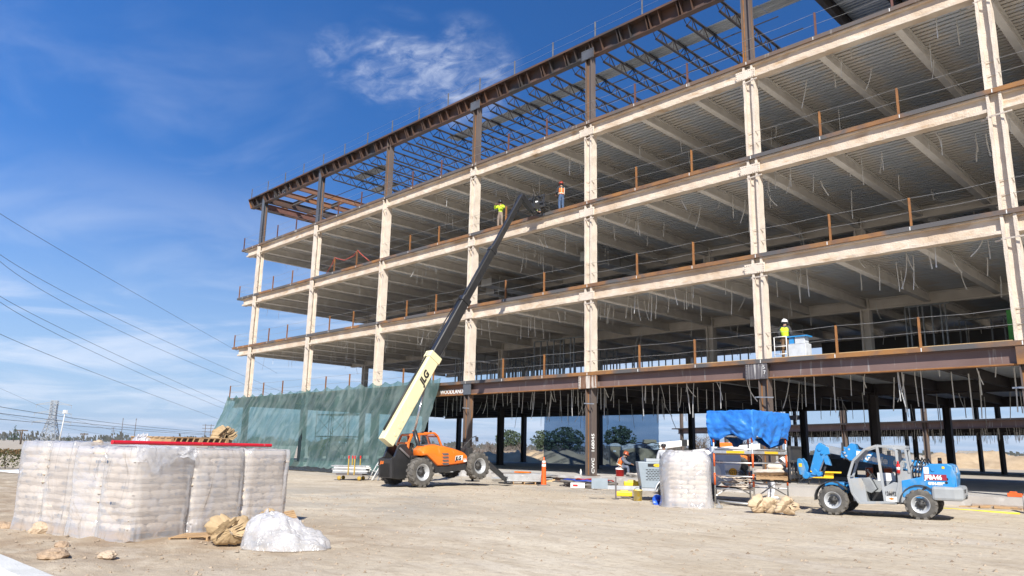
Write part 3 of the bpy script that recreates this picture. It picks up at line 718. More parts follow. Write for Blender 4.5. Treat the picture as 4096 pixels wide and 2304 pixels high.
# ---- orange telehandler lifting to the fourth floor
J = thing('telehandler', 'orange telehandler with a cream and black boom raised to the fourth floor', 'telehandler', (-2.67, -9.02, 0))
JB = J
TI = Matrix.Translation((0, 0, .0)) @ Matrix.Rotation(radians(4.6), 4, 'X')     # nose lifted on the stabilisers
for sx_ in (1, -1):
    wheel('rear', J, (sx_ * .95, 0, .60), .60, .40, sx_, 15, RIM, BLKM)
    c_ = TI @ V((sx_ * .95, 3.24, .60)); wheel('front', J, c_, .60, .40, sx_, 15, RIM, BLKM)
q = MB(TI)
q.prism([(-1.02, .42), (-1.02, 1.22), (-.85, 1.28), (-.62, 1.74), (-.3, 1.76), (-.05, 1.5), (.55, .95), (.7, .40), (-.6, .34)], 'x', .30, .42)
q.prism([(-1.02, .42), (-1.02, 1.22), (-.85, 1.28), (-.62, 1.74), (-.3, 1.76), (-.05, 1.5), (.55, .95), (.7, .40), (-.6, .34)], 'x', -.42, -.30)
q.box((0, -.98, .82), (.95, .14, .78)); q.box((0, -.6, .75), (.7, .9, .6)); q.box((0, 1.7, .62), (.62, 4.4, .36)); q.box((0, 0, .60), (1.5, .22, .22)); q.box((0, 3.24, .60), (1.5, .22, .22))
q.box((.78, 1.65, .62), (.5, 1.75, .26)); q.box((-.75, 1.5, .62), (.6, 1.7, .3)); q.box((.45, .35, 1.02), (.35, 1.0, .5)); q.box((0, 3.7, .8), (.9, .5, .5))
q.prism([(.12, .75), (.12, 1.15), (.6, 1.36), (.95, 1.1), (.95, .7)], 'x', .45, 1.0)
q.build('chassis', BLACK, J, bev=.02)
# engine hood, right side
q = MB(TI)
secs = [(.12, .98, 1.38, 1.50), (.35, .98, 1.36, 1.66), (.9, .78, 1.34, 1.68), (1.35, .76, 1.30, 1.60), (1.9, .76, 1.22, 1.46), (2.45, .78, 1.12, 1.28), (2.55, .82, 1.08, 1.20)]
P = []; n = 7
for y, zb_, zs, zt_ in secs:
    if y < .8: zb_ = 1.25
    P += [V((x, y, z)) for x, z in ((.38, zb_), (1.0, zb_), (1.08, zb_ + .05), (1.08, zs), (.98, zt_ - .06), (.82, zt_), (.38, zt_))]
F = [(k * n + i, k * n + (i + 1) % n, (k + 1) * n + (i + 1) % n, (k + 1) * n + i) for k in range(len(secs) - 1) for i in range(n)] + [tuple(range(n))[::-1], tuple(range((len(secs) - 1) * n, len(secs) * n))]
q.add(P, F, 0, True); hood = q.build('engine_hood', ORANGE, J, bev=.03)
for k in range(4):
    q = MB(TI); z = 1.30 - k * .135; q.add([(1.085, 1.12, z), (1.085, 1.48 - .0 * k, z - .02), (1.085, 1.50, z - .11), (1.085, 1.2, z - .10)], [(0, 1, 2, 3)]); q.build('grille', GRYD, hood, solid=.01)
q = MB(TI); q.add([(.45, .30, 1.675), (.80, .30, 1.665), (.97, .36, 1.58), (1.0, 1.18, 1.50), (.84, 1.2, 1.655), (.45, 1.15, 1.70)], [(0, 1, 4, 5), (1, 2, 3, 4)]); q.build('grille', GRYD, hood, solid=.012)
def TIv(v): return TI @ V(v)
tr_ = TI.to_3x3()
text('lettering', 'JLG', .21, TIv((1.092, 1.86, .95)), tr_ @ V((0, 1, 0)), tr_ @ V((0, 0, 1)), BLACK, hood, shear=.25, bold=.012)
text('lettering', '1255', .10, TIv((1.092, 2.28, .92)), tr_ @ V((0, 1, 0)), tr_ @ V((0, 0, 1)), WHT, hood, shear=.2)
q = MB(TI); q.add([(1.088, 1.84, .93), (1.088, 2.25, .93), (1.088, 2.29, 1.13), (1.088, 1.88, 1.13)], [(0, 1, 2, 3)]); q.build('badge', WHT, hood, solid=.002)
q = MB(TI); q.add([(1.088, 2.32, .84), (1.088, 2.5, .84), (1.088, 2.5, .93), (1.088, 2.32, .93)], [(0, 1, 2, 3)]); q.build('badge', WHT, hood, solid=.002)
text('lettering', 'JLG', .15, TIv((-.32, -1.055, 1.0)), tr_ @ V((1, 0, 0)), tr_ @ V((0, 0, 1)), ORANGE, J, shear=.25, bold=.01)
# cab, left side
q = MB(TI)
fr = [(.32, 1.05), (.42, 1.75), (.62, 2.08), (1.85, 2.10), (2.05, 1.95), (2.32, 1.35), (2.3, .95)]
for xx in (-.32, -1.08):
    for a, b in zip(fr[:-1], fr[1:]): q.bar((xx, a[0], a[1]), (xx, b[0], b[1]), .09, .09)
    q.bar((xx, .95, 1.0), (xx, 1.0, 2.08), .08, .10)
for a in fr[1:6]: q.bar((-.32, a[0], a[1]), (-1.08, a[0], a[1]), .09, .09)
q.box((-.70, 1.24, 2.11), (.78, 1.25, .05)); q.box((-.7, .34, 1.3), (.76, .06, .6)); q.box((-.7, 1.3, .98), (.82, 2.0, .12)); q.bar((-.36, 1.45, 2.06), (-.40, 1.62, 1.55), .05)
cab = q.build('cab', ORANGE, J, bev=.02)
q = MB(TI)
q.add([(-.30, .64, 2.05), (-.30, 1.86, 2.06), (-.30, 2.28, 1.4), (-.30, .5, 1.4)], [(0, 1, 2, 3)]); q.add([(-1.1, .64, 2.05), (-1.1, 1.86, 2.06), (-1.1, 2.28, 1.4), (-1.1, .5, 1.4)], [(0, 1, 2, 3)]); q.add([(-.34, 2.06, 1.93), (-1.06, 2.06, 1.93), (-1.06, 2.33, 1.36), (-.34, 2.33, 1.36)], [(0, 1, 2, 3)])
q.build('window', GLASS, cab)
q = MB(TI); q.box((-.7, .9, 1.25), (.5, .5, .12)); q.box((-.7, .66, 1.5), (.5, .12, .5)); q.build('seat', BLKM, cab, bev=.03)
q = MB(TI); q.cyl((-.4, .78, 2.13), (-.4, .78, 2.28), .055, n=10); q.build('beacon', AMB, cab)
for y in (1.35, 1.8):
    q = MB(TI); q.box((-.5, y, 2.17), (.10, .08, .08)); q.build('work_light', BLKM, cab, bev=.02)
# mirror on its arm, stabilisers
q = MB(TI); q.tube([(.72, 2.5, 1.25), (.78, 2.65, 1.5), (.95, 3.0, 1.86), (1.0, 3.2, 1.9)], .022, 6); q.box((1.02, 3.2, 1.76), (.16, .04, .2)); q.build('mirror', BLKM, J)
q = MB(TI); q.box((.55, 3.0, 1.15), (.5, .3, .5)); q.box((.5, 3.05, 1.5), (.2, .2, .3)); q.build('hydraulic_block', BLKM, J, bev=.02)
for sx_ in (1, -1):
    q = MB(); a = TIv((sx_ * .5, 3.75, 1.0)); b = V((sx_ * 1.12, 4.75, .26)); q.taper(a, b, .2, .26, .16, .18); q.cyl(a + V((0, -.05, .16)), b + V((0, -.12, .2)), .05, n=8)
    q.box((sx_ * 1.14, 4.8, .10), (.5, .5, .05)); q.bar((sx_ * 1.12, 4.75, .3), (sx_ * 1.14, 4.8, .1), .1); q.build('stabiliser', BLACK, J, bev=.015)
# boom: three sections from the pivot at the rear to the head above the fourth floor slab
b0 = V((-.05, -1.05, 1.86)); b1 = V((-.60, 7.2, 14.72)); bd = (b1 - b0).normalized(); bl = (b1 - b0).length
bx = V((1, 0, 0)); bx = (bx - bd * bx.dot(bd)).normalized(); bu = bx.cross(bd).normalized()   # up/forward side of the boom
def bp(t, a=0., b=0.): return b0 + bd * t + bx * a + bu * b
def octo(w, h, c): return [(-w + c, -h), (w - c, -h), (w, -h + c), (w, h - c), (w - c, h), (-w + c, h), (-w, h - c), (-w, -h + c)]
boom = MB().extrude(octo(.20, .31, .03), bp(-.1), bx, bu, bd, 4.65).extrude(octo(.232, .35, .03), bp(4.25), bx, bu, bd, .32).build('boom', CREAM, J, bev=.012)
q = MB()
for t, s_ in ((.75, .09), (1.05, .05), (.35, .07)): q.cyl(bp(t, .195, -.1), bp(t, .22, -.1), s_, n=16)
q.cyl(bp(1.95, .195, -.03), bp(1.95, .207, -.03), .25, n=28); q.build('boss', CREAM, boom, bev=.006)
text('lettering', 'JLG', .42, bp(2.95, .212, -.13), bd, bu, BLACK, boom, shear=.25, bold=.02)
q = MB().extrude(octo(.165, .24, .045), bp(4.3), bx, bu, bd, 3.75).extrude(octo(.21, .285, .05), bp(7.75), bx, bu, bd, .28); q.build('boom_section', BLACK, boom, bev=.01)
q = MB().extrude(octo(.13, .19, .035), bp(7.9), bx, bu, bd, 3.6).extrude(octo(.165, .225, .04), bp(11.2), bx, bu, bd, .2); q.build('boom_section', BLACK, boom, bev=.01)
q = MB().extrude(octo(.105, .15, .03), bp(11.3), bx, bu, bd, bl - 11.1); q.build('boom_section', BLACK, boom, bev=.01)
q = MB()
for a, b, r_ in ((0.3, 4.6, .05), (4.6, 7.9, .03)): q.tube([bp(a, -.05, .36), bp((a + b) / 2, -.05, .36), bp(b, -.05, .30)], r_, 8)
q.tube([bp(4.4, .21, -.25), bp(7.8, .17, -.18)], .018, 6); q.tube([bp(7.9, .12, .24), bp(11.3, .1, .2)], .02, 6); q.build('hydraulic_line', HOSE, boom)
# boom head and fork carriage
h0 = bp(bl + .05); h1 = h0 + V((.0, .95, -.62)); h2 = V((-.55, 9.0, 14.95))
q = MB().taper(h0 + V((0, -.05, .05)), h1, .26, .34, .22, .26, up=(0, .6, 1)); q.cyl(h0 + V((-.16, 0, 0)), h0 + V((.16, 0, 0)), .15, n=14); q.cyl(h1 + V((-.2, 0, 0)), h1 + V((.2, 0, 0)), .11, n=12); q.cyl(bp(bl - .8, 0, -.2), h1 + V((0, -.1, -.06)), .05, n=8)
q.build('boom_head', BLACK, boom, bev=.01)
q = MB()
for x in (-.55, -.18, .2, .55): q.bar((h1.x + x, h1.y + .2, 14.42), (h1.x + x, h1.y + .22, 15.12), .09, .08)
for z in (14.48, 14.72, 15.08): q.bar((h1.x - .62, h1.y + .2, z), (h1.x + .62, h1.y + .2, z), .07, .12)
q.box((h1.x, h1.y + .05, 14.5), (.35, .3, .3))
for x in (-.4, .4): q.bar((h1.x + x, h1.y + .28, 14.40), (h1.x + x, h1.y + 1.5, 14.36), .12, .05); q.bar((h1.x + x, h1.y + .28, 14.40), (h1.x + x, h1.y + .28, 15.0), .12, .05)
q.tube([(h1.x - .3, h1.y, 14.7), (h1.x - .1, h1.y + .1, 15.25), (h1.x + .15, h1.y + .15, 14.9)], .03, 6); q.tube([(h1.x, h1.y, 14.8), (h1.x + .2, h1.y + .05, 15.3), (h1.x + .4, h1.y + .15, 14.9)], .025, 6)
q.build('fork_carriage', BLKM, boom)
# lift ram and compensation ram
q = MB().cyl(TIv((.0, .95, .95)), (-.12, .42, 2.30), .10, n=14); ram = q.build('lift_ram', BLACK, J)
q = MB().cyl((-.12, .42, 2.30), bp(3.1, .0, -.36), .05, n=12); q.build('ram_rod', CHROME, ram)
q = MB().cyl(TIv((.46, -.62, 1.62)), TIv((.46, .35, .80)), .045, n=10); q.build('tilt_ram', GRYD, J)
# ---- blue and grey telehandler parked at the right
BLUE = mat('blue_paint', (.022, .24, .56), (.018, .205, .49), .40, 0, 1.5, coat=.4, streak=((.22, .32, .40), (1, 1, .6), 3.5, .55, .80))
GREY = mat('grey_paint', (.33, .35, .365), (.28, .295, .305), .5, 0, 2.3, coat=.1, streak=((.40, .36, .30), (1.5, 1.5, .8), 3., .56, .78))
GREYT = mat('grey_trim', (.26, .28, .29), (.2, .21, .22), .6)
G = thing('telehandler', 'small blue and grey telehandler with an open cab parked at the right', 'telehandler', (16.617, -5.965, 0), radians(101.3))
for sx_ in (-1, 1):
    wheel('r', G, (sx_ * .76, 0, .40), .40, .30, sx_, 13, RIM, BLKM)
    wheel('f', G, (sx_ * .76, 2.18, .40), .40, .30, sx_, 13, RIM, BLKM)
    for y in (0., 2.18):
        q = MB(); n = 9
        for k in range(n):
            a0, a1 = radians(-5 + 150 * k / n) , radians(-5 + 150 * (k + 1) / n)
            s_ = 1 if y > 1 else 1
            P = []
            for a in (a0, a1):
                for r_ in (.46, .485): P += [V((sx_ * .60, y + s_ * r_ * cos(a), .42 + r_ * sin(a))), V((sx_ * .93, y + s_ * r_ * cos(a), .42 + r_ * sin(a)))]
            q.add(P, [(0, 1, 5, 4), (2, 6, 7, 3), (0, 4, 6, 2), (1, 3, 7, 5), (0, 2, 3, 1), (4, 5, 7, 6)], 0)
        q.build('fender', BLKM, G)
q = MB(); q.box((0, 1.1, .5), (.5, 2.7, .3)); q.box((0, 0, .4), (1.3, .16, .16)); q.box((0, 2.18, .4), (1.3, .16, .16)); q.box((0, 2.35, .62), (.55, .5, .4)); q.build('chassis', BLACK, G, bev=.02)
q = MB(); q.box((0, 2.15, .72), (1.0, .6, .3)); q.box((-.62, 1.95, .78), (.4, .16, .2)); q.prism([(.45, .5), (.45, 1.0), (1.9, 1.0), (2.1, .7), (2.1, .5)], 'x', .35, .85); q.build('front_frame', BLUE, G, bev=.02)
# rear body
q = MB()
prof = [(-.82, .80), (-.86, 1.20), (-.80, 1.42), (-.70, 1.46), (-.30, 1.45), (-.12, 1.36), (-.05, 1.10), (.42, 1.0), (.42, .55), (-.6, .55)]
q.prism(prof, 'x', -.88, -.10); q.prism(prof, 'x', .10, .86); q.box((0, -.3, .85), (.3, .9, .5))
rear = q.build('rear_body', BLUE, G, bev=.03)
q = MB(); q.box((-.5, -.85, 1.02), (.62, .04, .34)); q.box((-.5, -.85, 1.30), (.62, .04, .12)); q.build('access_panel', BLUE, rear, bev=.012)
q = MB()
for y, z, r_ in ((-.36, 1.31, .055), (-.62, 1.36, .03), (-.66, 1.06, .03), (-.64, .97, .022), (-.35, .80, .012)): q.cyl((-.88, y, z), (-.905 if r_ > .04 else -.884, y, z), r_, n=12)
q.build('boss', BLUE, rear)
q = MB()
for y, z in ((-.66, 1.07), (-.645, .98)): q.cyl((-.884, y, z), (-.888, y, z), .035, n=12)
for y in (.0, -.34):
    q.add([(-.886, y, .70), (-.886, y - .10, .84), (-.886, y - .17, .88), (-.886, y - .17, .80), (-.886, y - .1, .76), (-.886, y - .06, .68)], [(0, 1, 2, 3, 4, 5)])
q.build('slot', BLACK, rear)
LFT = (0, -1, 0)      # reading direction on the left side of the machine
q = MB(); q.box((-.888, -.40, 1.105), (.004, .52, .15)); q.build('tag_plate', mat('maroon_tag', (.30, .012, .035)), rear)
text('lettering', 'JF8A46', .165, (-.893, -.15, 1.05), LFT, (0, 0, 1), WHT, rear, bold=.006, squeeze=.84)
text('lettering', 'GTH-5519', .092, (-.889, -.22, .915), LFT, (0, 0, 1), WHT, rear, bold=.008, squeeze=.95)
for y, z, a, b in ((-.20, 1.28, .12, .17), (-.6, 1.36, .06, .06)):
    q = MB(); q.box((-.888, y, z), (.004, a, b)); q.build('decal', WHT if a > .07 else YEL, rear)
q = MB(); q.box((-.42, -.875, 1.31), (.2, .004, .14)); q.build('decal', WHT, rear)
# counterweight
q = MB(); q.extrude([(-.95, -.60), (-.93, -.80), (-.78, -1.0), (.78, -1.0), (.93, -.80), (.95, -.60), (.95, -.30), (-.95, -.28)], (0, 0, .52), (1, 0, 0), (0, 1, 0), (0, 0, 1), .36)
cw = q.build('counterweight', GREY, G, bev=.07)
q = MB(); q.box((.0, -1.0, .60), (.4, .06, .10)); q.build('hitch', BLACK, cw, bev=.02)
text('lettering', '126692', .13, (-.52, -1.012, .72), (1, 0, 0), (0, 0, 1), BLACK, cw)
# cab
cabp = [(1.66, .62), (1.73, 1.05), (1.58, 1.48), (1.26, 1.80), (.95, 1.90), (.58, 1.86), (.48, 1.80), (.46, .95), (.60, .42), (1.50, .36)]
def loop(q, x, w=.055):
    for a, b in zip(cabp, cabp[1:] + cabp[:1]): q.bar((x, a[0], a[1]), (x, b[0], b[1]), w, w * 1.2)
q = MB(); loop(q, -.87); loop(q, -.20)
q.bar((-.87, .95, 1.90), (-.87, .84, .38), .06, .07); q.bar((-.87, .58, 1.86), (-.87, .26, 1.82), .05, .06); q.bar((-.87, .26, 1.82), (-.87, .20, 1.2), .05, .06); q.bar((-.20, .26, 1.82), (-.20, .20, 1.0), .05, .06)
for y, z in ((1.26, 1.80), (.58, 1.86), (.26, 1.82), (1.73, 1.05), (1.66, .62)): q.bar((-.87, y, z), (-.20, y, z), .05, .05)
for k in range(5): q.bar((-.82 + .13 * k, 1.24, 1.80), (-.82 + .13 * k, 1.62, 1.42), .02, .05)
q.box((-.535, .72, 1.895), (.66, .60, .05)); q.box((-.535, .38, 1.88), (.70, .30, .07)); q.box((-.535, 1.05, .38), (.66, .95, .04))
q.extrude([(.86, .40), (.86, .80), (.60, .95), (.47, .93), (.60, .44)], (-.885, 0, 0), (0, 1, 0), (0, 0, 1), (1, 0, 0), .03)
q.prism([(.18, .5), (.18, 1.24), (.48, 1.24), (.56, .42), (.3, .42)], 'x', -.87, -.22)
q.box((-.2, 1.05, .68), (.04, 1.1, .6))
q.prism([(1.64, .40), (1.70, 1.0), (1.42, 1.02), (1.33, .8), (1.30, .40)], 'x', -.84, -.25)
gcab = q.build('cab', GREY, G, bev=.008)
q = MB()
for x0_, y0_, y1_, z0_, z1_, xx in ((0, .30, .52, 1.3, 1.78, -.215), (0, .62, .98, 1.3, 1.85, -.215)):
    k = 0
    while k < 9: yy = y0_ + (y1_ - y0_) * k / 8; q.bar((xx, yy, z0_), (xx, yy, z1_), .006); k += 1
    for k in range(12): zz_ = z0_ + (z1_ - z0_) * k / 11; q.bar((xx, y0_, zz_), (xx, y1_, zz_), .006)
q.build('mesh_guard', GREYT, gcab, kind=None)
q = MB(); q.box((-.52, .72, .78), (.42, .42, .12)); q.box((-.52, .52, 1.02), (.42, .10, .42)); q.build('seat', BLKM, gcab, bev=.03)
q = MB(); q.tube([(-.55 + .17 * cos(a), 1.18 + .10 * sin(a), 1.12 + .13 * sin(a)) for a in [2 * pi * k / 16 for k in range(17)]], .015, 6); q.cyl((-.55, 1.18, 1.12), (-.55, 1.36, .92), .03, n=8); q.build('steering_wheel', BLKM, gcab)
q = MB(); q.prism([(1.42, .70), (1.40, 1.02), (1.22, 1.05), (1.05, .74), (1.2, .62)], 'x', -.72, -.38); q.build('console', GREYT, gcab, bev=.02)
q = MB(); q.box((-.222, .78, 1.06), (.01, .62, .22)); q.build('decal_panel', WHT, gcab)
q = MB(); q.tube([(-.915, .46, 1.18), (-.915, .455, 1.42)], .045, 10); q.cyl((-.915, .455, 1.42), (-.915, .455, 1.50), .02, n=8); q.build('fire_extinguisher', RED, gcab)
q = MB(); q.tube([(-.915, .459, 1.27), (-.915, .456, 1.34)], .047, 10); q.build('decal', WHT, gcab)
text('lettering', '126692', .15, (-.905, .835, .60), LFT, (0, 0, 1), BLACK, gcab, squeeze=.62)
q = MB(); q.box((-.903, .68, .50), (.003, .26, .12)); q.build('decal', WHT, gcab)
q = MB(); q.add([(-.906, .60, .51), (-.906, .68, .545), (-.906, .76, .51), (-.906, .68, .475)], [(0, 1, 2, 3)]); q.build('emblem', ORANGE, gcab)
q = MB(); q.tube([(-.75, 1.62, 1.40), (-.72, 1.85, 1.62), (-.72, 1.88, 1.72)], .014, 6); q.box((-.72, 1.86, 1.86), (.16, .03, .24)); q.build('mirror', BLKM, G)
q = MB(); q.tube([(-.75, .16, .62), (-.75, .12, .95), (-.75, .14, 1.04)], .045, 10); q.build('exhaust', GREYT, G)
# hose bundle between the boom and the body
q = MB()
for k in range(5):
    y = .17 - .07 * k; q.tube([(-.5, y, .98), (-.55, y - .01, 1.18), (-.5, y - .03 - .02 * (k % 3), 1.45), (-.35, y - .1, 1.60 - .03 * (k % 2)), (-.15, y - .16, 1.42)], .017, 6)
q.build('hose_bundle', HOSE, G)
# boom: blue outer box, bare inner box, gooseneck
g0 = V((.05, -.42, 1.26)); g1 = V((.05, 2.02, 1.72)); gd = (g1 - g0).normalized(); gl = (g1 - g0).length
gu = V((1, 0, 0)).cross(gd).normalized()
gb = MB().extrude(octo(.15, .16, .015), g0, (1, 0, 0), gu, gd, gl).extrude([(-.30, -.16), (-.10, -.20), (-.03, -.16), (-.0, .14), (-.10, .30), (-.22, .30), (-.27, .2)], g0 + gd * (gl - .12) + V((-.17, 0, 0)), gd, gu, (1, 0, 0), .34)
gboom = gb.build('boom', BLUE, G, bev=.01)
q = MB()
for a, b in ((-.05, .08), (-.1, .0), (-.15, -.08), (-.2, .12)): q.cyl(g0 + gd * (gl + a) + gu * b + V((-.18, 0, 0)), g0 + gd * (gl + a) + gu * b + V((-.165, 0, 0)), .03, n=10)
q.build('boss', RIM, gboom)
text('lettering', 'Genie  GTH-5519', .25, g0 + gd * (gl - .62) + gu * (-.085) + V((-.153, 0, 0)), -gd, gu, WHT, gboom, bold=.012)
q = MB(); q.box((0, 0, 0), (.004, .3, .24)); q.v = [tuple(g0 + gd * (gl - .45) + gd * p[1] + gu * p[2] + V((-.154, 0, 0))) for p in q.v]; q.build('angle_decal', WHT, gboom)
q = MB().extrude(octo(.11, .105, .01), g0 + gd * gl, (1, 0, 0), gu, gd, .45); q.build('inner_boom', mat('bare_metal', (.45, .47, .48), (.30, .33, .36), .35, .6, 3.), gboom)
q = MB().extrude([(2.36, 1.84), (2.62, 1.98), (2.72, 1.88), (2.92, 1.22), (2.86, 1.10), (2.70, 1.12), (2.48, 1.62), (2.34, 1.66)], (-.07, 0, 0), (0, 1, 0), (0, 0, 1), (1, 0, 0), .24)
q.extrude([(2.42, 1.62), (2.56, 1.62), (2.50, 1.36), (2.34, 1.32)], (-.05, 0, 0), (0, 1, 0), (0, 0, 1), (1, 0, 0), .2)
goose = q.build('boom_nose', BLUE, gboom, bev=.015)
q = MB(); q.cyl((-.10, 2.62, 1.80), (.2, 2.62, 1.80), .06, n=12); q.cyl((-.12, 2.55, 1.68), (.2, 2.55, 1.68), .035, n=10); q.build('pin', BLUE, goose)
q = MB(); q.cyl((-.22, 3.02, 1.03), (.32, 3.02, 1.03), .10, n=18); q.cyl((-.2, 2.66, 1.08), (.28, 2.66, 1.08), .07, n=14); q.bar((.05, 3.02, 1.03), (.05, 2.62, 1.06), .3, .12)
q.extrude([(3.10, 1.02), (3.0, 1.12), (3.08, 1.42), (3.16, 1.52), (3.24, 1.50), (3.26, 1.36), (3.2, 1.05)], (-.2, 0, 0), (0, 1, 0), (0, 0, 1), (1, 0, 0), .06); q.extrude([(3.10, 1.02), (3.0, 1.12), (3.08, 1.42), (3.16, 1.52), (3.24, 1.50), (3.26, 1.36), (3.2, 1.05)], (.24, 0, 0), (0, 1, 0), (0, 0, 1), (1, 0, 0), .06)
q.extrude([(2.90, 1.06), (2.80, 1.24), (2.74, 1.2), (2.60, 1.0)], (-.14, 0, 0), (0, 1, 0), (0, 0, 1), (1, 0, 0), .34); q.build('quick_coupler', BLUE, gboom, bev=.012)
q = MB(); q.box((-.203, 3.16, 1.32), (.004, .09, .10)); q.build('decal', YEL, gboom)
q = MB(); q.cyl((.05, 2.62, 1.0), (.05, 2.42, 1.55), .035, n=8); q.build('tilt_ram', BLKM, gboom)
# fork frame
q = MB()
for z in (.98, 1.82): q.bar((-.62, 3.36, z), (.75, 3.36, z), .06, .10)
for x in (-.6, -.3, 0, .3, .6, .73): q.bar((x, 3.36, .9), (x, 3.36, 1.82), .035, .05)
q.extrude([(-.62, 1.4), (.75, 1.4), (.62, 1.84), (-.5, 1.84)], (0, 3.33, 0), (1, 0, 0), (0, 0, 1), (0, 1, 0), .02)
q.cyl((-.66, 3.30, 1.42), (.78, 3.30, 1.42), .035, n=10)
for x in (-.42, .5): q.box((x, 3.44, 1.1), (.11, .05, .62)); q.bar((x, 3.44, .84), (x, 4.55, .82), .11, .045)
q.build('fork_carriage', BLKM, gboom)
# ------------------------------------------------------------------ bagged pallets in the foreground
KRAFT = mat('kraft_paper', (.66, .57, .47), (.58, .49, .395), .85, 0, 5., .5, 14)
KRAFT2 = mat('kraft_bundle', (.47, .345, .20), (.34, .24, .13), .85, 0, 4., .5, 18)
INK = mat('bag_ink', (.10, .13, .19), None, .8)
PALW = mat('pallet_wood', (.47, .31, .165), (.36, .225, .115), .85, 0, 2., .3, 40, stretch=(1, 1, 4), streak=((.26, .17, .10), (3, 3, 3), 1.5, .6, .75))
WRAP = film('plastic_wrap', (.96, .96, .98), .52, .17, vs=.8, alpha_var=.10, bump=2.2, bs=1.7, spec=1.9, stretch=(1, 1, .6), translucent=.55)
WRAPD = film('plastic_wrap_dense', (.95, .95, .97), .60, .17, vs=1., alpha_var=.12, bump=2.2, bs=2., spec=1.9, translucent=.5)
def bag_mesh(seed, a=.60, b=.40, h=.155, flat=1.):
    rr = random.Random(seed); q = MB(); nu, nv = 12, 8; P = []
    def pt(i, j, s):
        u = 2 * i / nu - 1; v = 2 * j / nv - 1
        e = max(0, 1 - abs(u) ** 9) ** .40 * max(0, 1 - abs(v) ** 7) ** .40
        x = u * a / 2; y = v * b / 2 * (1 - .05 * (1 - abs(u)))
        return V((x, y, s * h / 2 * e + .006 * fbm(x * 9 + seed, y * 9, s, 3) + .010 * fbm(x * 30, y * 30 + seed, s, 2) * (abs(u) > .8 or abs(v) > .8)))
    for s in (1, -1):
        q.sheet(lambda u, v, s=s: pt(round(u * nu), round(v * nv), s), nu, nv)
    me = q.mesh('bag', [KRAFT, INK])
    bm = bmesh.new(); bm.from_mesh(me); bmesh.ops.remove_doubles(bm, verts=bm.verts, dist=.012)
    if flat:     # printed mark on one long side and one end
        for (o, r_, u_) in ((V((.05, -b / 2 + .004, -.035)), V((1, 0, 0)), V((0, 0, 1))), (V((a / 2 - .004, -.12, -.03)), V((0, 1, 0)), V((0, 0, 1)))):
            t = text('t', '\u25cf200', .085, (0, 0, 0), (1, 0, 0), (0, 1, 0), INK, ext=0); tm = t.data
            n_ = r_.cross(u_) * .006
            vs = [bm.verts.new(o + r_ * v.co.x + u_ * v.co.y * .9 + n_) for v in tm.vertices]
            for p in tm.polygons:
                try: f = bm.faces.new([vs[k] for k in p.vertices]); f.material_index = 1
                except ValueError: pass
            bpy.data.objects.remove(t); bpy.data.meshes.remove(tm)
    bm.to_mesh(me); bm.free(); return me
BAGS = [bag_mesh(k, flat=(k != 1)) for k in range(3)]
def pallet_mesh(a=1.2, b=1.0):
    q = MB()
    for k in range(7): q.box((0, -b / 2 + .05 + k * (b - .1) / 6, .125), (a, .09, .018))
    for x in (-a / 2 + .04, 0, a / 2 - .04): q.box((x, 0, .07), (.05, b, .09))
    for k in range(3): q.box((0, -b / 2 + .06 + k * (b - .12) / 2, .012), (a, .1, .018))
    return q.mesh('wooden_pallet', PALW)
PAL = pallet_mesh(1.12, .92)
def wrap_mesh(a, b, h, seed, flare=.14, m=WRAP, rnd=0.):
    """loose film pulled over a stack: straight creases from the top corners, skirt at the ground"""
    rr = random.Random(seed); q = MB(); n = 88; rows = 18; P = []
    ph = [rr.uniform(0, 6.28) for _ in range(8)]
    for j in range(rows + 5):
        for i in range(n):
            t = 2 * pi * i / n; c, s_ = cos(t), sin(t); ex = .22 + .16 * (j / rows) + rnd * .42
            x = abs(c) ** ex * (1 if c > 0 else -1); y = abs(s_) ** ex * (1 if s_ > 0 else -1)
            if j <= rows:
                v = j / rows; z = h * (1 - v)
                k = (1 + .02 + flare * max(0, v - .82) * 2.2) * (1 - (.04 + .22 * rnd) * max(0, 1 - v / .2) ** 2)
                rip = .006 * sin(7 * t + ph[0] + 4 * v) - .014 * abs(noise.noise(V((2.6 * c + 2.0 * v + seed, 2.6 * s_ - 1.5 * v, 1.6 * v)))) + .002 * sin(17 * t + ph[1] - 6 * v) + .018 * fbm(3 * c + seed, 3 * s_, 2.2 * v, 3) + .045 * fbm(1.3 * c, 1.3 * s_ + seed, 1.1 * v, 2) + .03 * max(0, v - .7) * sin(26 * t + ph[2])
                P.append(V((x * a / 2 * k + c * rip, y * b / 2 * k + s_ * rip, z + .03 * fbm(2 * c, 2 * s_ + seed, .5 + v, 2))))
            else:
                k = 1 - (j - rows) / 5.; P.append(V((x * a / 2 * k, y * b / 2 * k, h + .03 * fbm(4 * x * k, 4 * y * k, seed, 3) + .02 * (1 - k))))
    order = list(range(rows, -1, -1)) + list(range(rows + 1, rows + 5))
    F = [(order[j] * n + i, order[j] * n + (i + 1) % n, order[j + 1] * n + (i + 1) % n, order[j + 1] * n + i) for j in range(len(order) - 1) for i in range(n)]
    F.append(tuple(order[-1] * n + i for i in range(n)))
    q.add(P, F, 0, True); return q.mesh('plastic_wrap', m)
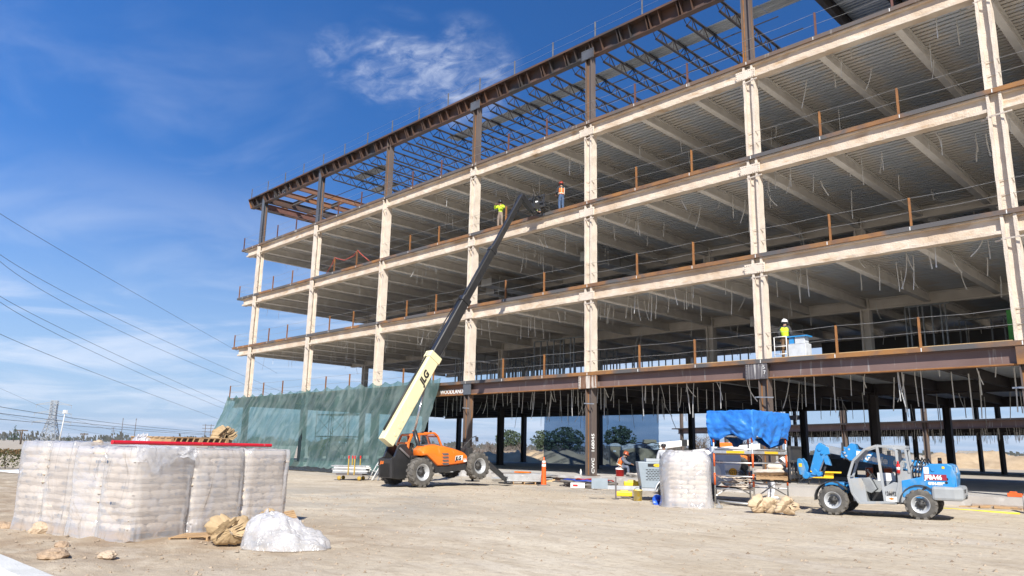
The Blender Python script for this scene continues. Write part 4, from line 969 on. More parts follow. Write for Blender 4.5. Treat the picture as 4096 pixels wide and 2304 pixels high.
def load(label, loc, rz, layers=10, seed=1, a=1.16, b=.98, h=1.62, group=None, sag=.0, wrapm=WRAP, dep=1., rnd=0.):
    t = thing('bag_pallet', label, 'pallet load', loc, rz, group)
    o = link('wooden_pallet', PAL, t); o.scale = (1, dep, 1)
    rr = random.Random(seed)
    for l in range(layers):
        z = .135 + .065 + l * .134
        lay = [(-.30, -.29, 0), (.30, -.29, 0), (-.40, .20, 90), (0, .20, 90), (.40, .20, 90)] if l % 2 == 0 else [(-.30, .29, 0), (.30, .29, 0), (-.40, -.20, 90), (0, -.20, 90), (.40, -.20, 90)]
        for (x, y, r_) in lay:
            k = link('paper_bag', rr.choice(BAGS), t)
            k.location = (x * .97 + rr.uniform(-.014, .014), y * .97 * dep + rr.uniform(-.014, .014), z); k.rotation_euler = (rr.uniform(-.02, .02), rr.uniform(-.02, .02), radians(r_ + rr.choice((0, 180)) + rr.uniform(-2.5, 2.5))); k.scale = (.97, dep * .98, .93) if r_ == 0 else (.97 * dep, .98, .93)
    link('plastic_wrap', wrap_mesh(a, b, h, seed, m=wrapm, rnd=rnd), t)
    return t
A0 = V((10.30, -24.45, 0)); d1 = V((-.303, .953, 0)).normalized(); d2 = V((-.953, -.303, 0)).normalized(); rzP = atan2(d1.y, d1.x)
W1, W2 = 1.225, .79
GP = 'plastic wrapped pallets of bags in the foreground block'
lab = {(0, 0): 'wrapped pallet of kraft bags at the near corner, left in the front row', (1, 0): 'wrapped pallet of kraft bags in the middle of the front row', (2, 0): 'wrapped pallet of kraft bags at the right end of the front row',
       (0, 1): 'wrapped pallet of kraft bags just behind the near corner pallet, second along the left side', (0, 2): 'wrapped pallet of kraft bags third along the block\'s left side', (0, 3): 'wrapped pallet of kraft bags at the far left end of the block'}
for (i, j), s in lab.items():
    p = A0 + d1 * (W1 * (i + .5)) + d2 * (W2 * (j + .5)) + V((R.uniform(-.02, .02), R.uniform(-.02, .02), -.01))
    load(s, p, rzP + pi + radians(R.uniform(-1.5, 1.5)), 10, 11 + i * 3 + j, 1.22, .88, 1.51 + (.07 if j > 1 else 0), GP, dep=.80, wrapm=WRAP if j == 0 else WRAPD if j == 1 else WRAP)
# things lying on the block
pa = A0 + d1 * .02 + d2 * .62; pb = A0 + d1 * 3.62 + d2 * .55
q = MB(); q.cyl((pa.x, pa.y, 1.585), (pb.x, pb.y, 1.58), .034, n=14, caps=False); q.cyl((pa.x, pa.y, 1.585), V((pa.x, pa.y, 1.585)) + (pb - pa).normalized() * .02, .036, n=14)
tag(q.build('red_pipe', mat('red_pipe', (.60, .012, .03), (.50, .012, .025), .4, 0, 1.5, streak=((.7, .45, .45), (4, 4, 4), 2, .66, .8))), 'long red pipe laid across the top of the wrapped pallets', 'pipe')
def place_pallet(label, loc, rot, group='loose wooden pallets', sc=1.):
    o = link('wooden_pallet', PAL); o.location = loc; o.rotation_euler = rot; o.scale = (sc, sc, sc); tag(o, label, 'pallet', group); return o
c_ = A0 + d1 * 2.0 + d2 * 1.35
place_pallet('empty wooden pallet lying flat on top of the wrapped block behind the red pipe', (c_.x, c_.y, 1.54), (0, 0, rzP), sc=1.25)
def bundle(label, loc, rz, s=.3, seed=0, m=KRAFT2, group='bundles of empty kraft bags', n=15):
    """folded bags cinched at one end: a squat pouch whose pleats run together at the tie"""
    rr = random.Random(seed); q = MB(); ph = [rr.uniform(-.25, .25) for _ in range(n * 2 + 1)]; am = [rr.uniform(.5, 1.3) for _ in range(n * 2 + 1)]
    def fn(u, v):
        t = 2 * pi * u; k = u * n; i = int(k) % n; f = k - int(k)
        saw = (f ** .55 - .55) * am[i]                      # each leaf overlaps the next with a sharp edge
        open_ = v ** .7; r_ = s * (.16 * (1 - v ** 4) + .95 * sin(pi * min(1, v * .955 + .03)) ** .7) * (1 + (.17 * saw + .05 * fbm(t * 2, v * 4, seed, 2)) * open_) * (1 + .42 * fbm(1.1 * cos(t) + seed, 1.1 * sin(t), .8 * v, 2))
        ax_ = s * 1.25 * (v - .5) + .05 * s * fbm(3 * cos(t), 3 * sin(t), v * 3 + seed, 2)
        return V((r_ * 1.1 * cos(t), -ax_, max(.003, s * .66 + r_ * (.80 if sin(t) > 0 else .66) * sin(t) + .25 * s * (v - .5) * cos(t + seed))))
    q.sheet(fn, n * 7, 16)
    for k in range(16):
        t = rr.uniform(-.4, 3.6); w_ = s * rr.uniform(.35, .75)
        q.sheet(lambda u, v: V((s * .75 * cos(t) * (.5 + .5 * u) + w_ * (v - .5) * .6, -s * .62 - .18 * s * u + .05 * s * fbm(u * 4, v * 4, k, 2), max(.004, s * .8 + s * .55 * sin(t) * (.5 + .5 * u) + w_ * (v - .5) * .5))), 5, 4)
    o = q.build('bag_bundle', m); o.location = loc; o.rotation_euler = (0, 0, rz); tag(o, label, 'bag bundle', group); return o
vw = atan2(.685, -.698) - pi / 2       # yaw that faces the camera
bundle('pleated kraft bag bundle on the dirt between low pallet and plastic heap', (11.58, -23.22, .0), vw + .3, .30, 3)
bundle('small crushed bundle of kraft bags tucked behind the plastic heap', (10.05, -21.75, .0), vw - .4, .26, 4)
c_ = A0 + d1 * 2.95 + d2 * 1.3; bundle('kraft bag bundle on top of the wrapped block near the red pipe\'s right end', (c_.x, c_.y, 1.55), vw + 1., .26, 5)
place_pallet('low broken wooden pallet on the dirt at the foot of the wrapped block', (10.62, -23.38, .0), (.03, -.06, radians(40)), sc=.62)
place_pallet('tilted wooden pallet end poking out behind the plastic heap', (9.35, -21.25, .05), (.3, -.15, radians(70)), sc=.7)
def heap(label, loc, a, b, h, seed, m, cat='plastic sheet', name='plastic_heap', group=None):
    q = MB()
    def fn(u, v):
        t = 2 * pi * u; r_ = 1 - v
        r_ = max(0., r_); k = 1 + .22 * fbm(1.2 * cos(t) + seed, 1.2 * sin(t), 0, 2)
        z = h * (1 - r_ ** 3.2) ** .62 * (1 + .30 * fbm(2 * r_ * cos(t), 2 * r_ * sin(t) + seed, 2, 3)) * (.78 - .42 * r_ * cos(t) + .12 * sin(3 * t) * r_)
        w_ = .085 * fbm(2.6 * r_ * cos(t) + seed, 2.6 * r_ * sin(t), 4, 2) - .06 * abs(noise.noise(V((4.2 * r_ * cos(t), 4.2 * r_ * sin(t), seed))))
        return V((a * r_ * k * cos(t) + w_ * .6, b * r_ * k * sin(t) + w_ * .6, max(0.003, z + w_ * (r_ < .97))))
    q.sheet(fn, 96, 40); o = q.build(name, m); o.location = loc; tag(o, label, cat, group); return o
PLASW = film('plastic_heap', (.94, .95, .98), .62, .2, vs=4., alpha_var=.22, bump=1.6, bs=6., spec=1.2, translucent=.5)
hp = heap('crumpled heap of clear white plastic sheeting on the dirt beside the wrapped pallets', (12.35, -22.72, .0), .58, .52, .58, 2.3, PLASW); hp.rotation_euler = (0, 0, radians(45)); hp.scale = (1.15, .95, 1)
c_ = A0 + d1 * 1.25 + d2 * 1.5; heap('small knot of clear plastic film on the block, left of the empty pallet', (c_.x, c_.y, 1.53), .20, .18, .22, 5.1, PLASW, name='plastic_knot')
c_ = A0 + d1 * 3.3 + d2 * 1.6; heap('white plastic film bunched beside the kraft bundle on top of the block', (c_.x, c_.y, 1.53), .2, .2, .17, 7.7, PLASW, name='plastic_knot')
c_ = A0 + d1 * .35 + d2 * 1.6
def rock(label, loc, s, seed, flat=.6, m=None, cat='rock'):
    bm = bmesh.new(); bmesh.ops.create_icosphere(bm, subdivisions=3, radius=1)
    for v in bm.verts:
        p = v.co.copy(); k = 1 + .35 * fbm(p.x * 1.1 + seed, p.y * 1.1, p.z * 1.1, 2) + .10 * noise.noise(p * 3.1 + V((seed, 0, 0)))
        v.co = V((p.x * k * s[0], p.y * k * s[1], p.z * k * s[2]))
    me = bpy.data.meshes.new('rock'); bm.to_mesh(me); bm.free(); me.materials.append(m)
    o = link('rock', me); o.location = loc; o.rotation_euler = (0, 0, seed * 2.1); tag(o, label, cat, 'loose rocks and clods'); return o
CLOD = mat('clod', (.45, .33, .225), (.34, .24, .155), .95, 0, 6., .7, 30)
CLODP = mat('clod_pale', (.55, .44, .32), (.44, .33, .23), .95, 0, 6., .7, 30)
rock('large flat tan clod lying next to the kerb', (11.45, -25.72, .03), (.23, .19, .085), 1.2, m=CLOD)
rock('pale rounded rock in front of the block, between kerb and plastic heap', (11.85, -25.15, .02), (.13, .11, .065), 3.1, m=CLODP)
rock('small dark clod halfway between the kerb and the wrapped block', (10.35, -25.35, .02), (.13, .11, .06), 4.4, m=CLOD)
rock('pale broken lump pressed against the wrapped block\'s left side', (8.25, -25.12, .05), (.20, .15, .13), 5.2, m=CLODP)
rock('tan lump at the far left foot of the wrapped block', (7.15, -25.45, .04), (.15, .13, .08), 6.2, m=CLOD)
c_ = A0 + d1 * .5 + d2 * 1.7; rock('tan lump resting on top of the wrapped block left of the plastic knot', (c_.x, c_.y, 1.56), (.13, .10, .06), 7.2, m=CLODP)
# loose pebbles and clods nobody could count
q = MB()
for k in range(8200):
    if k < 2600:
        x, y = R.uniform(6, 15.5), R.uniform(-27.2, -20.5)
        if (V((x, y, 0)) - CAM).length < 8.0: continue
        s_ = .006 + .036 * R.random() ** 4
    elif k < 6600: x, y = R.uniform(0, 22), R.uniform(-20.5, -5); s_ = .008 + .042 * R.random() ** 4
    else: x, y = R.uniform(-9, 12), R.uniform(-6, -.8); s_ = .012 + .025 * R.random() ** 3
    rel = (V((x, y, 0)) - A0); a_, b_ = rel.dot(d1), rel.dot(d2)
    if -.05 < a_ < 3.7 and -.05 < b_ < 3.65: continue
    z = gz(x, y); pts = []
    for (u_, v_, w_) in ((1, 0, .1), (.2, .9, 0), (-.9, .3, .1), (-.3, -.9, 0), (.1, 0, .75), (.35, .2, .7)):
        pts.append(V((x + s_ * u_ * R.uniform(.7, 1.3), y + s_ * v_ * R.uniform(.7, 1.3), z - .2 * s_ + s_ * (w_ + .2) * R.uniform(.6, 1.1))))
    q.add(pts, [(0, 1, 5), (1, 2, 4), (1, 4, 5), (2, 3, 4), (3, 0, 5), (3, 5, 4)], 0)
q.build('gravel', mat('gravel_stones', (.40, .32, .235), (.20, .15, .105), .95, 0, 9.), kind='stuff')
q = MB(); q.extrude([(-.175, 0), (.175, 0), (.16, .13), (.14, .15), (-.14, .15), (-.16, .13)], (1., -26.98, -.02), (-.035, 1, 0), (0, 0, 1), (1, .035, 0), 14.8, nseg=30, jit=.003)
tag(q.build('kerb', mat('kerb_concrete', (.66, .66, .64), (.54, .54, .51), .85, 0, 2., .4, 30, streak=((.42, .40, .36), (2, 2, 2), 1.4, .6, .75))), kind='structure')
# rusty scrap and sheeting at far left
q = MB(); q.prism([(-1.4, 0), (.6, 0), (.2, .34), (-.9, .36)], 'x', -.05, .05); q.box((0, -.5, .12), (.5, .06, .24)); o = q.build('rusty_bracket', RUST, bev=.01); o.location = (-11.2, -29.2, 0); o.rotation_euler = (0, 0, .3); tag(o, 'rusty steel wedge on the dirt at the photo\'s far left edge', 'scrap steel')
q = MB(); q.sheet(lambda u, v: V((-30 + 22 * u * .6 - 8 * v, -34 + 14 * u, .05 + .12 * fbm(u * 8, v * 2, 3, 3) + .1 * v)), 40, 6)
# ------------------------------------------------------------------ debris netting along the second floor
NET = film('green_netting', (.235, .305, .29), .66, .35, vs=.8, alpha_var=.14, bump=1.0, bs=1.3, spec=.15, stretch=(1, 1, .35), translucent=.3, col2=(.11, .18, .165), tint=(.50, .72, .72))
NETB = film('black_netting', (.03, .055, .085), .36, .4, vs=.6, alpha_var=.05, bump=.4, bs=1.2, spec=.05, stretch=(1, 1, .4), translucent=.5, col2=(.05, .09, .13), tint=(.34, .48, .66))
def netting(name, label, xt0, xt1, xb0, xb1, ztop, ybot, ties, seed, m, top_y=-.36, group='debris netting', bulge=.5):
    q = MB(); nu, nv = 150, 46
    def fn(u, v):
        x = (xt0 + (xt1 - xt0) * u) * (1 - v) + (xb0 + (xb1 - xb0) * u) * v
        sc = abs(sin(pi * u * ties)); zt_ = ztop - .30 * sc * (1 - .5 * u) + .06 * fbm(u * 20, seed, 0, 2)
        z = zt_ * (1 - v)
        y = top_y + (ybot - top_y) * (v ** 1.25) - bulge * sin(pi * v) * .35
        wr = .14 * fbm(x * .55 - z * .35, z * .22 + seed, 0, 3) + .05 * fbm(x * 2.2 - z * 1.4, z * .5, seed, 3)
        y += wr * (.35 + .65 * sin(pi * min(1, v * 1.1)))
        if v > .93: y += (v - .93) * 6 * (-.8 + .5 * fbm(x * 1.5, 0, seed, 2)); z = max(.02, z + .05 * fbm(x * 3, 2., seed, 2))
        return V((x, y, max(.015, z)))
    q.sheet(fn, nu, nv); o = q.build(name, m); tag(o, label, 'netting', group); return o
netting('debris_netting', 'green debris netting panel hung from the second floor at the building\'s left corner', -39.9, -26.2, -38.6, -23.8, 5.62, -2.7, 9, 1.1, NET)
netting('debris_netting', 'green debris netting panel behind the orange telehandler, right one of the two', -26.7, -11.1, -22.9, -10.9, 5.72, -2.7, 11, 4.7, NET, top_y=-.44)
q = MB(); q.sheet(lambda u, v: V((-24 + 13.5 * u, -2.9 - .9 * v + .25 * fbm(u * 9, v, 1, 2), .03 + .30 * sin(pi * v) * (.5 + .5 * abs(fbm(u * 14, v * 2, 2, 3))))), 90, 8); tag(q.build('netting_roll', film('black_sheet', (.05, .055, .06), .93, .25, bump=1., bs=4, spec=.5, translucent=.1)), 'crumpled dark plastic skirt along the foot of the green netting', 'plastic sheet')
def backnet(label, x0, x1, seed):
    q = MB()
    def fn(u, v):
        x = x0 + (x1 - x0) * u + .2 * v * (u - .3); return V((x, 23.75 + .16 * fbm(x * .9 + v * 1.2, v * 1.6, seed, 3) + .05 * fbm(x * 4 - v * 5, v * 2, seed, 2), 4.65 * (1 - v) + .1))
    q.sheet(fn, 60, 24); o = q.build('shade_netting', NETB); tag(o, label, 'netting', 'dark netting at the back of the ground floor')
    s = MB(); s.tube([fn(k / 30, .52) + V((0, -.03, .05 * sin(k))) for k in range(31)], .035, 5); s.build('rope', HOSE, o)
backnet('dark see-through netting at the back of the ground floor, left of the lettered column', -25.1, -18.6, 3.); backnet('dark see-through netting at the back of the ground floor with the portable toilets behind it', -18.4, -12.4, 8.)
# ------------------------------------------------------------------ scaffold tower with blue tarp
ALU = mat('aluminium_tube', (.62, .63, .63), (.50, .50, .49), .38, .6, 4., streak=((.8, .79, .76), (3, 3, 3), 2., .58, .7))
ORP = mat('orange_tube', (.75, .13, .02), (.66, .12, .03), .5)
S = thing('scaffold_tower', 'aluminium scaffold tower with orange banded legs holding up the blue tarp', 'scaffold', (10.76, -6.9, 0))
sw, sl = 1.34, 2.25
for x, y in ((0, 0), (sw, 0), (0, sl), (sw, sl)):
    q = MB(); q.cyl((x, y, .05), (x, y, 2.9), .026, n=10)
    for za, zb_ in ((1.2, 1.62), (.62, 1.0), (1.95, 2.3)): q.cyl((x, y, za), (x, y, zb_), .031, n=10, mi=1)
    q.build('leg', [ALU, ORP], S)
for y in (0, sl):
    for z in (.11, .52, .92, 1.33, 1.75, 2.15, 2.55):
        q = MB(); q.cyl((0, y, z), (sw, y, z), .022, n=8); q.build('rung', ALU, S)
for x in (0, sw):
    for z in (1.33, 1.75, 2.15, 2.6):
        q = MB(); q.cyl((x, 0, z), (x, sl, z), .022, n=8); q.build('rail', ALU, S)
    for a, b in ((.95, .28), (.28, .95)):
        q = MB(); q.cyl((x, 0, a), (x, sl, b), .020, n=8); q.build('brace', ALU, S)
for y, xa, xb in ((-.02, .0, sw),):
    q = MB(); q.box((sw / 2, y, 1.66), (sw, .03, .09)); q.box((sw * .58, y - .018, 1.66), (.62, .006, .075), mi=1); q.build('toe_board', [ALU, YEL], S)
q = MB(); q.box((sw + .02, sl / 2, 1.66), (.03, sl, .09)); q.box((sw + .038, sl * .52, 1.66), (.006, .9, .075), mi=1); q.build('toe_board', [ALU, YEL], S)
q = MB(); q.box((sw / 2, sl / 2, 1.60), (sw - .1, sl - .05, .05)); q.build('platform', PALW, S)
q = MB(); q.cyl((.1, -.04, .16), (.75, -1.05, .05), .03, n=8); q.box((.78, -1.1, .05), (.16, .12, .08)); q.build('outrigger', ALU, S)
q = MB(); q.cyl((.05, .0, .14), (sw, -.02, .10), .035, n=8); q.build('base_tube', ALU, S)
q = MB(); q.box((.56, -.08, 2.55), (1.2, .04, .10)); q.build('board', mat('grey_board', (.45, .41, .36), (.36, .32, .27), .8), S)
TARP = mat('blue_tarp', (.02, .16, .56), (.035, .23, .68), .48, 0, 2.6, .9, 7, spec=.5)
q = MB()
def tarp_fn(u, v):
    # around the top: u runs front end frame -> long right side -> back; v from ridge to hem
    L1, L2 = sw + .24, sl + .3; tot = L1 + L2 + L1 + L2; d = u * tot
    cs = [(-.12, -.14), (sw + .12, -.14), (sw + .12, sl + .16), (-.12, sl + .16)]
    if d < L1: p = V((-.12 + d, -.14, 0))
    elif d < L1 + L2: p = V((sw + .12, -.14 + d - L1, 0))
    elif d < 2 * L1 + L2: p = V((sw + .12 - (d - L1 - L2), sl + .16, 0))
    else: p = V((-.12, sl + .16 - (d - 2 * L1 - L2), 0))
    c = V((sw / 2, sl / 2, 0)); o = (p - c)
    hem = 2.12 - .10 * sin(3.1 * pi * d / L1) if d < L1 else 1.98 + .16 * sin(2 * pi * (d - L1) / L2 * 1.4)
    if v < .3: k = .0 + v / .3; r_ = c + o * max(.02, k); z = 2.95 + .02 * (1 - k) + .05 * fbm(r_.x * 3, r_.y * 3, 1, 3); return V((r_.x, r_.y, z))
    t = (v - .3) / .7; z = 2.95 - (2.95 - hem) * t
    bul = .04 * sin(pi * t) + .06 * fbm(d * 2.2 + t, t * 2.5 - d * .8, 6, 3) * (.3 + t) + .03 * sin(d * 11 + 3 * t) * t - .10 * t * t
    bul += .035 * noise.noise(V((d * 5 + 3 * t, t * 7 - d * 2, 3))) * (.4 + t) - .05 * abs(noise.noise(V((d * 2.4 - 2.2 * t, t * 2.2, 8.)))); r_ = c + o * (1 + bul / max(.5, o.length)); return V((r_.x, r_.y, z + .03 * fbm(d * 4, t * 3, 2, 2)))
q.sheet(tarp_fn, 150, 40); o = q.build('blue_tarp', TARP); o.location = (10.76, -6.9, 0); tag(o, 'crumpled bright blue tarp draped over the top of the scaffold tower', 'tarp')
# pallet of bags on the blue telehandler's forks
F = thing('bag_pallet', 'three tan bags on a wooden pallet carried on the blue telehandler\'s forks', 'pallet load', (12.78, -6.75, .855), radians(101.3))
o = link('wooden_pallet', PAL, F)
for k, (x, y, r_) in enumerate(((-.26, .12, 88), (.2, -.1, 95), (0., .0, 8))):
    b = link('paper_bag', BAGS[k], F); b.location = (x, y, .225 + (.15 if k == 2 else 0)); b.rotation_euler = (.03, .04, radians(r_)); b.scale = (1.5, 1.25, 1.15)
load('single plastic draped pallet of bags standing next to the scaffold tower', (10.62, -8.35, 0), radians(40), 10, 77, 1.50, 1.34, 1.66, None, wrapm=WRAPD, rnd=1.)
for k, (x, y, s) in enumerate(((13.02, -8.50, 'left one of the three tan bag bundles at the foot of the scaffold'), (13.42, -8.30, 'upright creased bag bundle in the middle of the three by the scaffold'), (13.86, -8.42, 'right one of the three tan bag bundles at the scaffold, nearest the blue telehandler'))):
    bundle(s, (x, y, 0), vw + (.5, -.3, .1)[k], (.27, .25, .29)[k], 20 + k, mat('kraft_bundle_pale', (.58, .45, .30), (.44, .32, .20), .85, 0, 4., .5, 18))
# loose emptied bags on the lower scaffold rung
q = MB()
for k in range(7):
    a = R.uniform(0, 6.3); cx, cy_ = R.uniform(.2, 1.2), R.uniform(.1, .7); z0_ = .56 + .05 * k
    q.sheet(lambda u, v: V((cx + (u - .5) * .62 * cos(a) - (v - .5) * .4 * sin(a), cy_ + (u - .5) * .62 * sin(a) + (v - .5) * .4 * cos(a), z0_ + .05 * fbm(u * 3, v * 3, k, 3))), 8, 6)
o = q.build('empty_bags', KRAFT, solid=.008); o.location = (10.76, -6.9, 0); tag(o, 'loose pile of emptied tan bags lying on the scaffold\'s lowest rungs', 'empty bags')
# ------------------------------------------------------------------ white mixer pump, compressor, buckets
WM = mat('white_enamel', (.74, .74, .75), (.66, .66, .67), .4, 0, 2., coat=.2, streak=((.55, .52, .47), (1, 1, .5), 2.5, .62, .8))
WB = mat('pale_blue_enamel', (.50, .55, .64), (.44, .49, .57), .45)
Mp = thing('mixer_pump', 'white plaster mixer pump with black lettering and an orange sun, behind the scaffold', 'mixer', (9.1, -4.35, 0), radians(35))
q = MB(); q.extrude([(-.25 + .62 * cos(a), 1.0 + .55 * sin(a)) for a in [radians(180 + 180 * k / 12) for k in range(13)]] + [(.45, 1.32), (-.95, 1.32)], (0, -.55, 0), (1, 0, 0), (0, 0, 1), (0, 1, 0), 1.1); q.build('drum', WM, Mp, bev=.03)
q = MB(); q.prism([(-1.25, 1.25), (-.6, 1.72), (-.1, 1.72), (.35, 1.3), (.35, 1.2), (-1.25, 1.2)], 'y', -.6, .6); q.build('engine_cover', WM, Mp, bev=.03)
q = MB(); q.prism([(.0, 1.25), (.0, 1.85), (.62, 1.8), (1.0, 1.55), (1.0, 1.25), (.8, .55), (.45, .5)], 'y', -.62, .55); q.build('hopper', WB, Mp, bev=.03)
q = MB(); q.prism([(.44, .55), (.42, 1.25), (.97, 1.25), (.78, .6)], 'y', -.68, -.61); q.build('side_panel', WM, Mp, bev=.02)
q = MB(); q.cyl((-.05, -.56, .95), (-.05, -.6, .95), .5, n=24); q.cyl((-.05, -.6, .95), (-.05, -.64, .95), .36, n=24); q.build('drum_end', WM, Mp, bev=.02)
q = MB(); q.bar((-1.3, 0, .42), (1.0, 0, .42), .8, .10); q.bar((-2.0, 0, .42), (-1.3, 0, .42), .1, .1); q.build('trailer_frame', BLACK, Mp)
for s_ in (1, -1): wheel('w', Mp, V((-.1, 0, .33)) + V((0, 0, 0)), .33, .2, s_, 2, RIM, BLKM) if False else None
for s_ in (-.72, .72):
    q = MB(); q.lathe([(.18, -.09), (.3, -.1), (.33, -.06), (.33, .06), (.3, .1), (.18, .09)], (-.2, s_, .33), (0, 1, 0), 22); t_ = q.build('wheel', RUB, Mp); q = MB(); q.lathe([(.001, -.05), (.19, -.06), (.19, .06), (.001, .05)], (-.2, s_, .33), (0, 1, 0), 18); q.build('rim', WM, t_)
q = MB(); q.cyl((.70, -.69, .98), (.70, -.70, .98), .14, n=24); q.build('sun_emblem', mat('emblem_orange', (.85, .42, .02), None, .5), Mp)
text('lettering', 'WESTERN', .19, (.43, -.705, .91), (1, 0, 0), (0, 0, 1), BLACK, Mp, squeeze=.72)
text('lettering', 'POWER', .17, (-.72, -.61, 1.44), (1, 0, -.42), (.0, 0, 1), BLACK, Mp, squeeze=.85); text('lettering', 'PUMP', .16, (.05, -.625, 1.28), (1, 0, -.1), (0, 0, 1), BLACK, Mp, squeeze=.8)
q = MB(); q.tube([(.9, -.5, 1.2), (1.15, -.5, 1.0), (1.15, -.45, .6), (.9, -.4, .4)], .05, 8); q.build('hose', HOSE, Mp)
Cm = thing('compressor', 'grey compressor on a small trailer, its yellow badge reading UTI', 'compressor', (8.22, -6.88, 0), radians(42))
CG = mat('grey_cabinet', (.28, .33, .37), (.24, .285, .32), .45)
q = MB(); q.prism([(-.42, 1.28), (-.30, .42), (.75, .42), (.85, 1.28)], 'y', -.42, .5); body = q.build('cabinet', CG, Cm, bev=.02)
q = MB()
for r_ in range(7):
    for k in range(7):
        x = -.12 + k * .105 + (.05 if r_ % 2 else 0); q.box((x, -.424, 1.02 - r_ * .055), (.075, .006, .026))
q.build('grille', BLACK, body)
q = MB(); q.box((.25, .0, 1.34), (.75, .6, .10)); q.build('vent', mat('vent_grey', (.42, .45, .47), None, .5), body)
q = MB(); q.box((.22, -.424, 1.17), (.62, .006, .10)); q.build('name_plate', BLACK, body); q = MB(); q.extrude([(.12 * cos(a), .052 * sin(a)) for a in [2 * pi * k / 20 for k in range(20)]], (.22, -.43, 1.17), (1, 0, 0), (0, 0, 1), (0, -1, 0), .004); q.build('badge', YEL, body)
text('lettering', 'UTI', .07, (.15, -.436, 1.145), (1, 0, 0), (0, 0, 1), BLACK, body)
q = MB(); q.bar((-1.9, -.05, .40), (-.25, -.05, .40), .12, .12); q.bar((-.3, 0, .38), (.9, 0, .38), .8, .1); q.build('trailer_frame', mat('trailer_grey', (.45, .47, .50), None, .5), Cm)
q = MB(); q.bar((-1.15, -.12, .02), (-1.15, -.12, .75), .05); q.box((-1.15, -.12, .02), (.2, .2, .03)); q.build('jack', GRYD, Cm)
q = MB(); q.box((-1.7, -.1, .52), (.55, .05, .34)); q.build('hitch_plate', CG, Cm)
q = MB(); q.lathe([(.16, -.09), (.29, -.1), (.32, -.06), (.32, .06), (.29, .1), (.16, .09)], (.55, -.5, .32), (0, 1, 0), 20); q.lathe([(.001, -.06), (.17, -.06)], (.55, -.5, .32), (0, 1, 0), 16); q.build('wheel', RUB, Cm)
q = MB(); q.sheet(lambda u, v: V((.55 + .42 * cos(pi * u), -.62 + .22 * v, .32 + .42 * sin(pi * u))), 12, 1); q.build('fender', WM, Cm, solid=.02)
def bucket(label, loc, r0, r1, h, m, name='bucket', rx=0., lidm=None):
    t = thing(name, label, name.replace('_', ' '), loc, 0, None, rx)
    q = MB(); q.lathe([(.001, 0), (r0, 0), (r1, h), (r1 + .012, h), (r1 + .012, h - .03), (r1 - .01, h - .03), (r0 - .012, .02)], (0, 0, 0), (0, 0, 1), 20); q.build('body', m, t)
    if lidm: q = MB(); q.lathe([(r1 + .015, h - .02), (r1 + .015, h + .05), (r1 * .6, h + .07), (.001, h + .07)], (0, 0, 0), (0, 0, 1), 20); q.build('lid', lidm, t)
    q = MB(); q.tube([(r1 * cos(a), 0, h - .05 + .12 * sin(a)) for a in [pi * k / 10 for k in range(11)]], .006, 5); q.build('handle', HOSE if not lidm else WHT, t)
    return t
bucket('plaster smeared yellow bucket beside the compressor trailer', (8.15, -7.45, 0), .13, .16, .36, mat('yellow_bucket', (.72, .52, .04), (.75, .68, .42), .5, 0, 5.))
bucket('blue tub lying behind the plastic draped pallet', (9.70, -8.25, .12), .13, .16, .34, mat('blue_tub', (.02, .12, .62), None, .4), 'tub', 1.5)
for k, (x, y, z, s) in enumerate(((7.22, -6.98, .16, 'yellow plastic chock low under the compressor trailer'), (7.29, -6.63, .50, 'yellow plastic case on the compressor trailer tongue'))):
    q = MB(); q.box((0, 0, 0), (.55, .22, .17)); q.box((0, 0, .10), (.28, .14, .06)); o = q.build('tool_case', YEL, bev=.03); o.location = (x, y, z); o.rotation_euler = (0, 0, radians(42)); tag(o, s, 'tool case')
# ------------------------------------------------------------------ hoses, lengths of steel and aluminium, cone
def coils(label, cx, cy_, a, b, n, r_, m, seed, z=.04, name='hose_coil', group='coiled hoses in front of the slab'):
    rr = random.Random(seed); q = MB(); pts = []
    for k in range(n * 22):
        t = 2 * pi * k / 22; f = 1 - .25 * rr.random() * .2 - .12 * sin(k * .13 + seed)
        pts.append(V((cx + a * f * cos(t + .2 * sin(k * .05)), cy_ + b * f * sin(t), z + r_ * 1.4 * (k / 22) * .6 + .05 * abs(sin(3 * t + seed)))))
    q.tube(pts, r_, 7); tag(q.build(name, m), label, 'hose', group)
HB = mat('hose_blue', (.03, .08, .42), None, .5); HR = mat('hose_red', (.42, .04, .03), None, .5); HD = mat('hose_dusty', (.10, .09, .085), (.26, .24, .21), .8, 0, 3.); HP = mat('hose_pale', (.52, .48, .42), (.40, .36, .31), .8, 0, 3.)
coils('thick dusty black hose coiled in big loops on the gravel in front of the slab', 1.35, -1.75, 1.35, .85, 4, .055, HD, 1)
coils('blue hose looped over the big black coil', 1.2, -1.9, 1.2, .7, 2, .022, HB, 2, .25)
coils('red hose looped through the big black coil', 1.5, -1.7, 1.0, .65, 2, .022, HR, 5, .28)
coils('pale dusty hose coil lying on the slab by the seated man\'s feet', 2.55, .75, .75, .55, 4, .035, HP, 7, .46)
q = MB()
for k in range(16): q.tube([(3.55 + .12 * R.random() + .9 * t, -1.75 + .5 * R.random() + .2 * t, .05 + .02 * k + .05 * sin(5 * t + k)) for t in (0, .25, .5, .75, 1)], .022, 6)
tag(q.build('rope_bundle', KRAFT2), 'tan rope or bag bundle between the hose coils and the compressor', 'rope')
heap('flat tan sack lying on the gravel in front of the hose coils', (2.65, -2.55, 0), .42, .24, .12, 9.1, KRAFT, 'sack', 'sack')
q = MB(); q.box((0, 0, .11), (.62, .3, .22)); q.box((-.1, -.152, .11), (.22, .004, .09), mi=1); o = q.build('carton', [WHT, RED], bev=.01); o.location = (1.5, -2.75, 0); o.rotation_euler = (0, 0, radians(38)); tag(o, 'white carton with a red mark in front of the hose coils', 'carton')
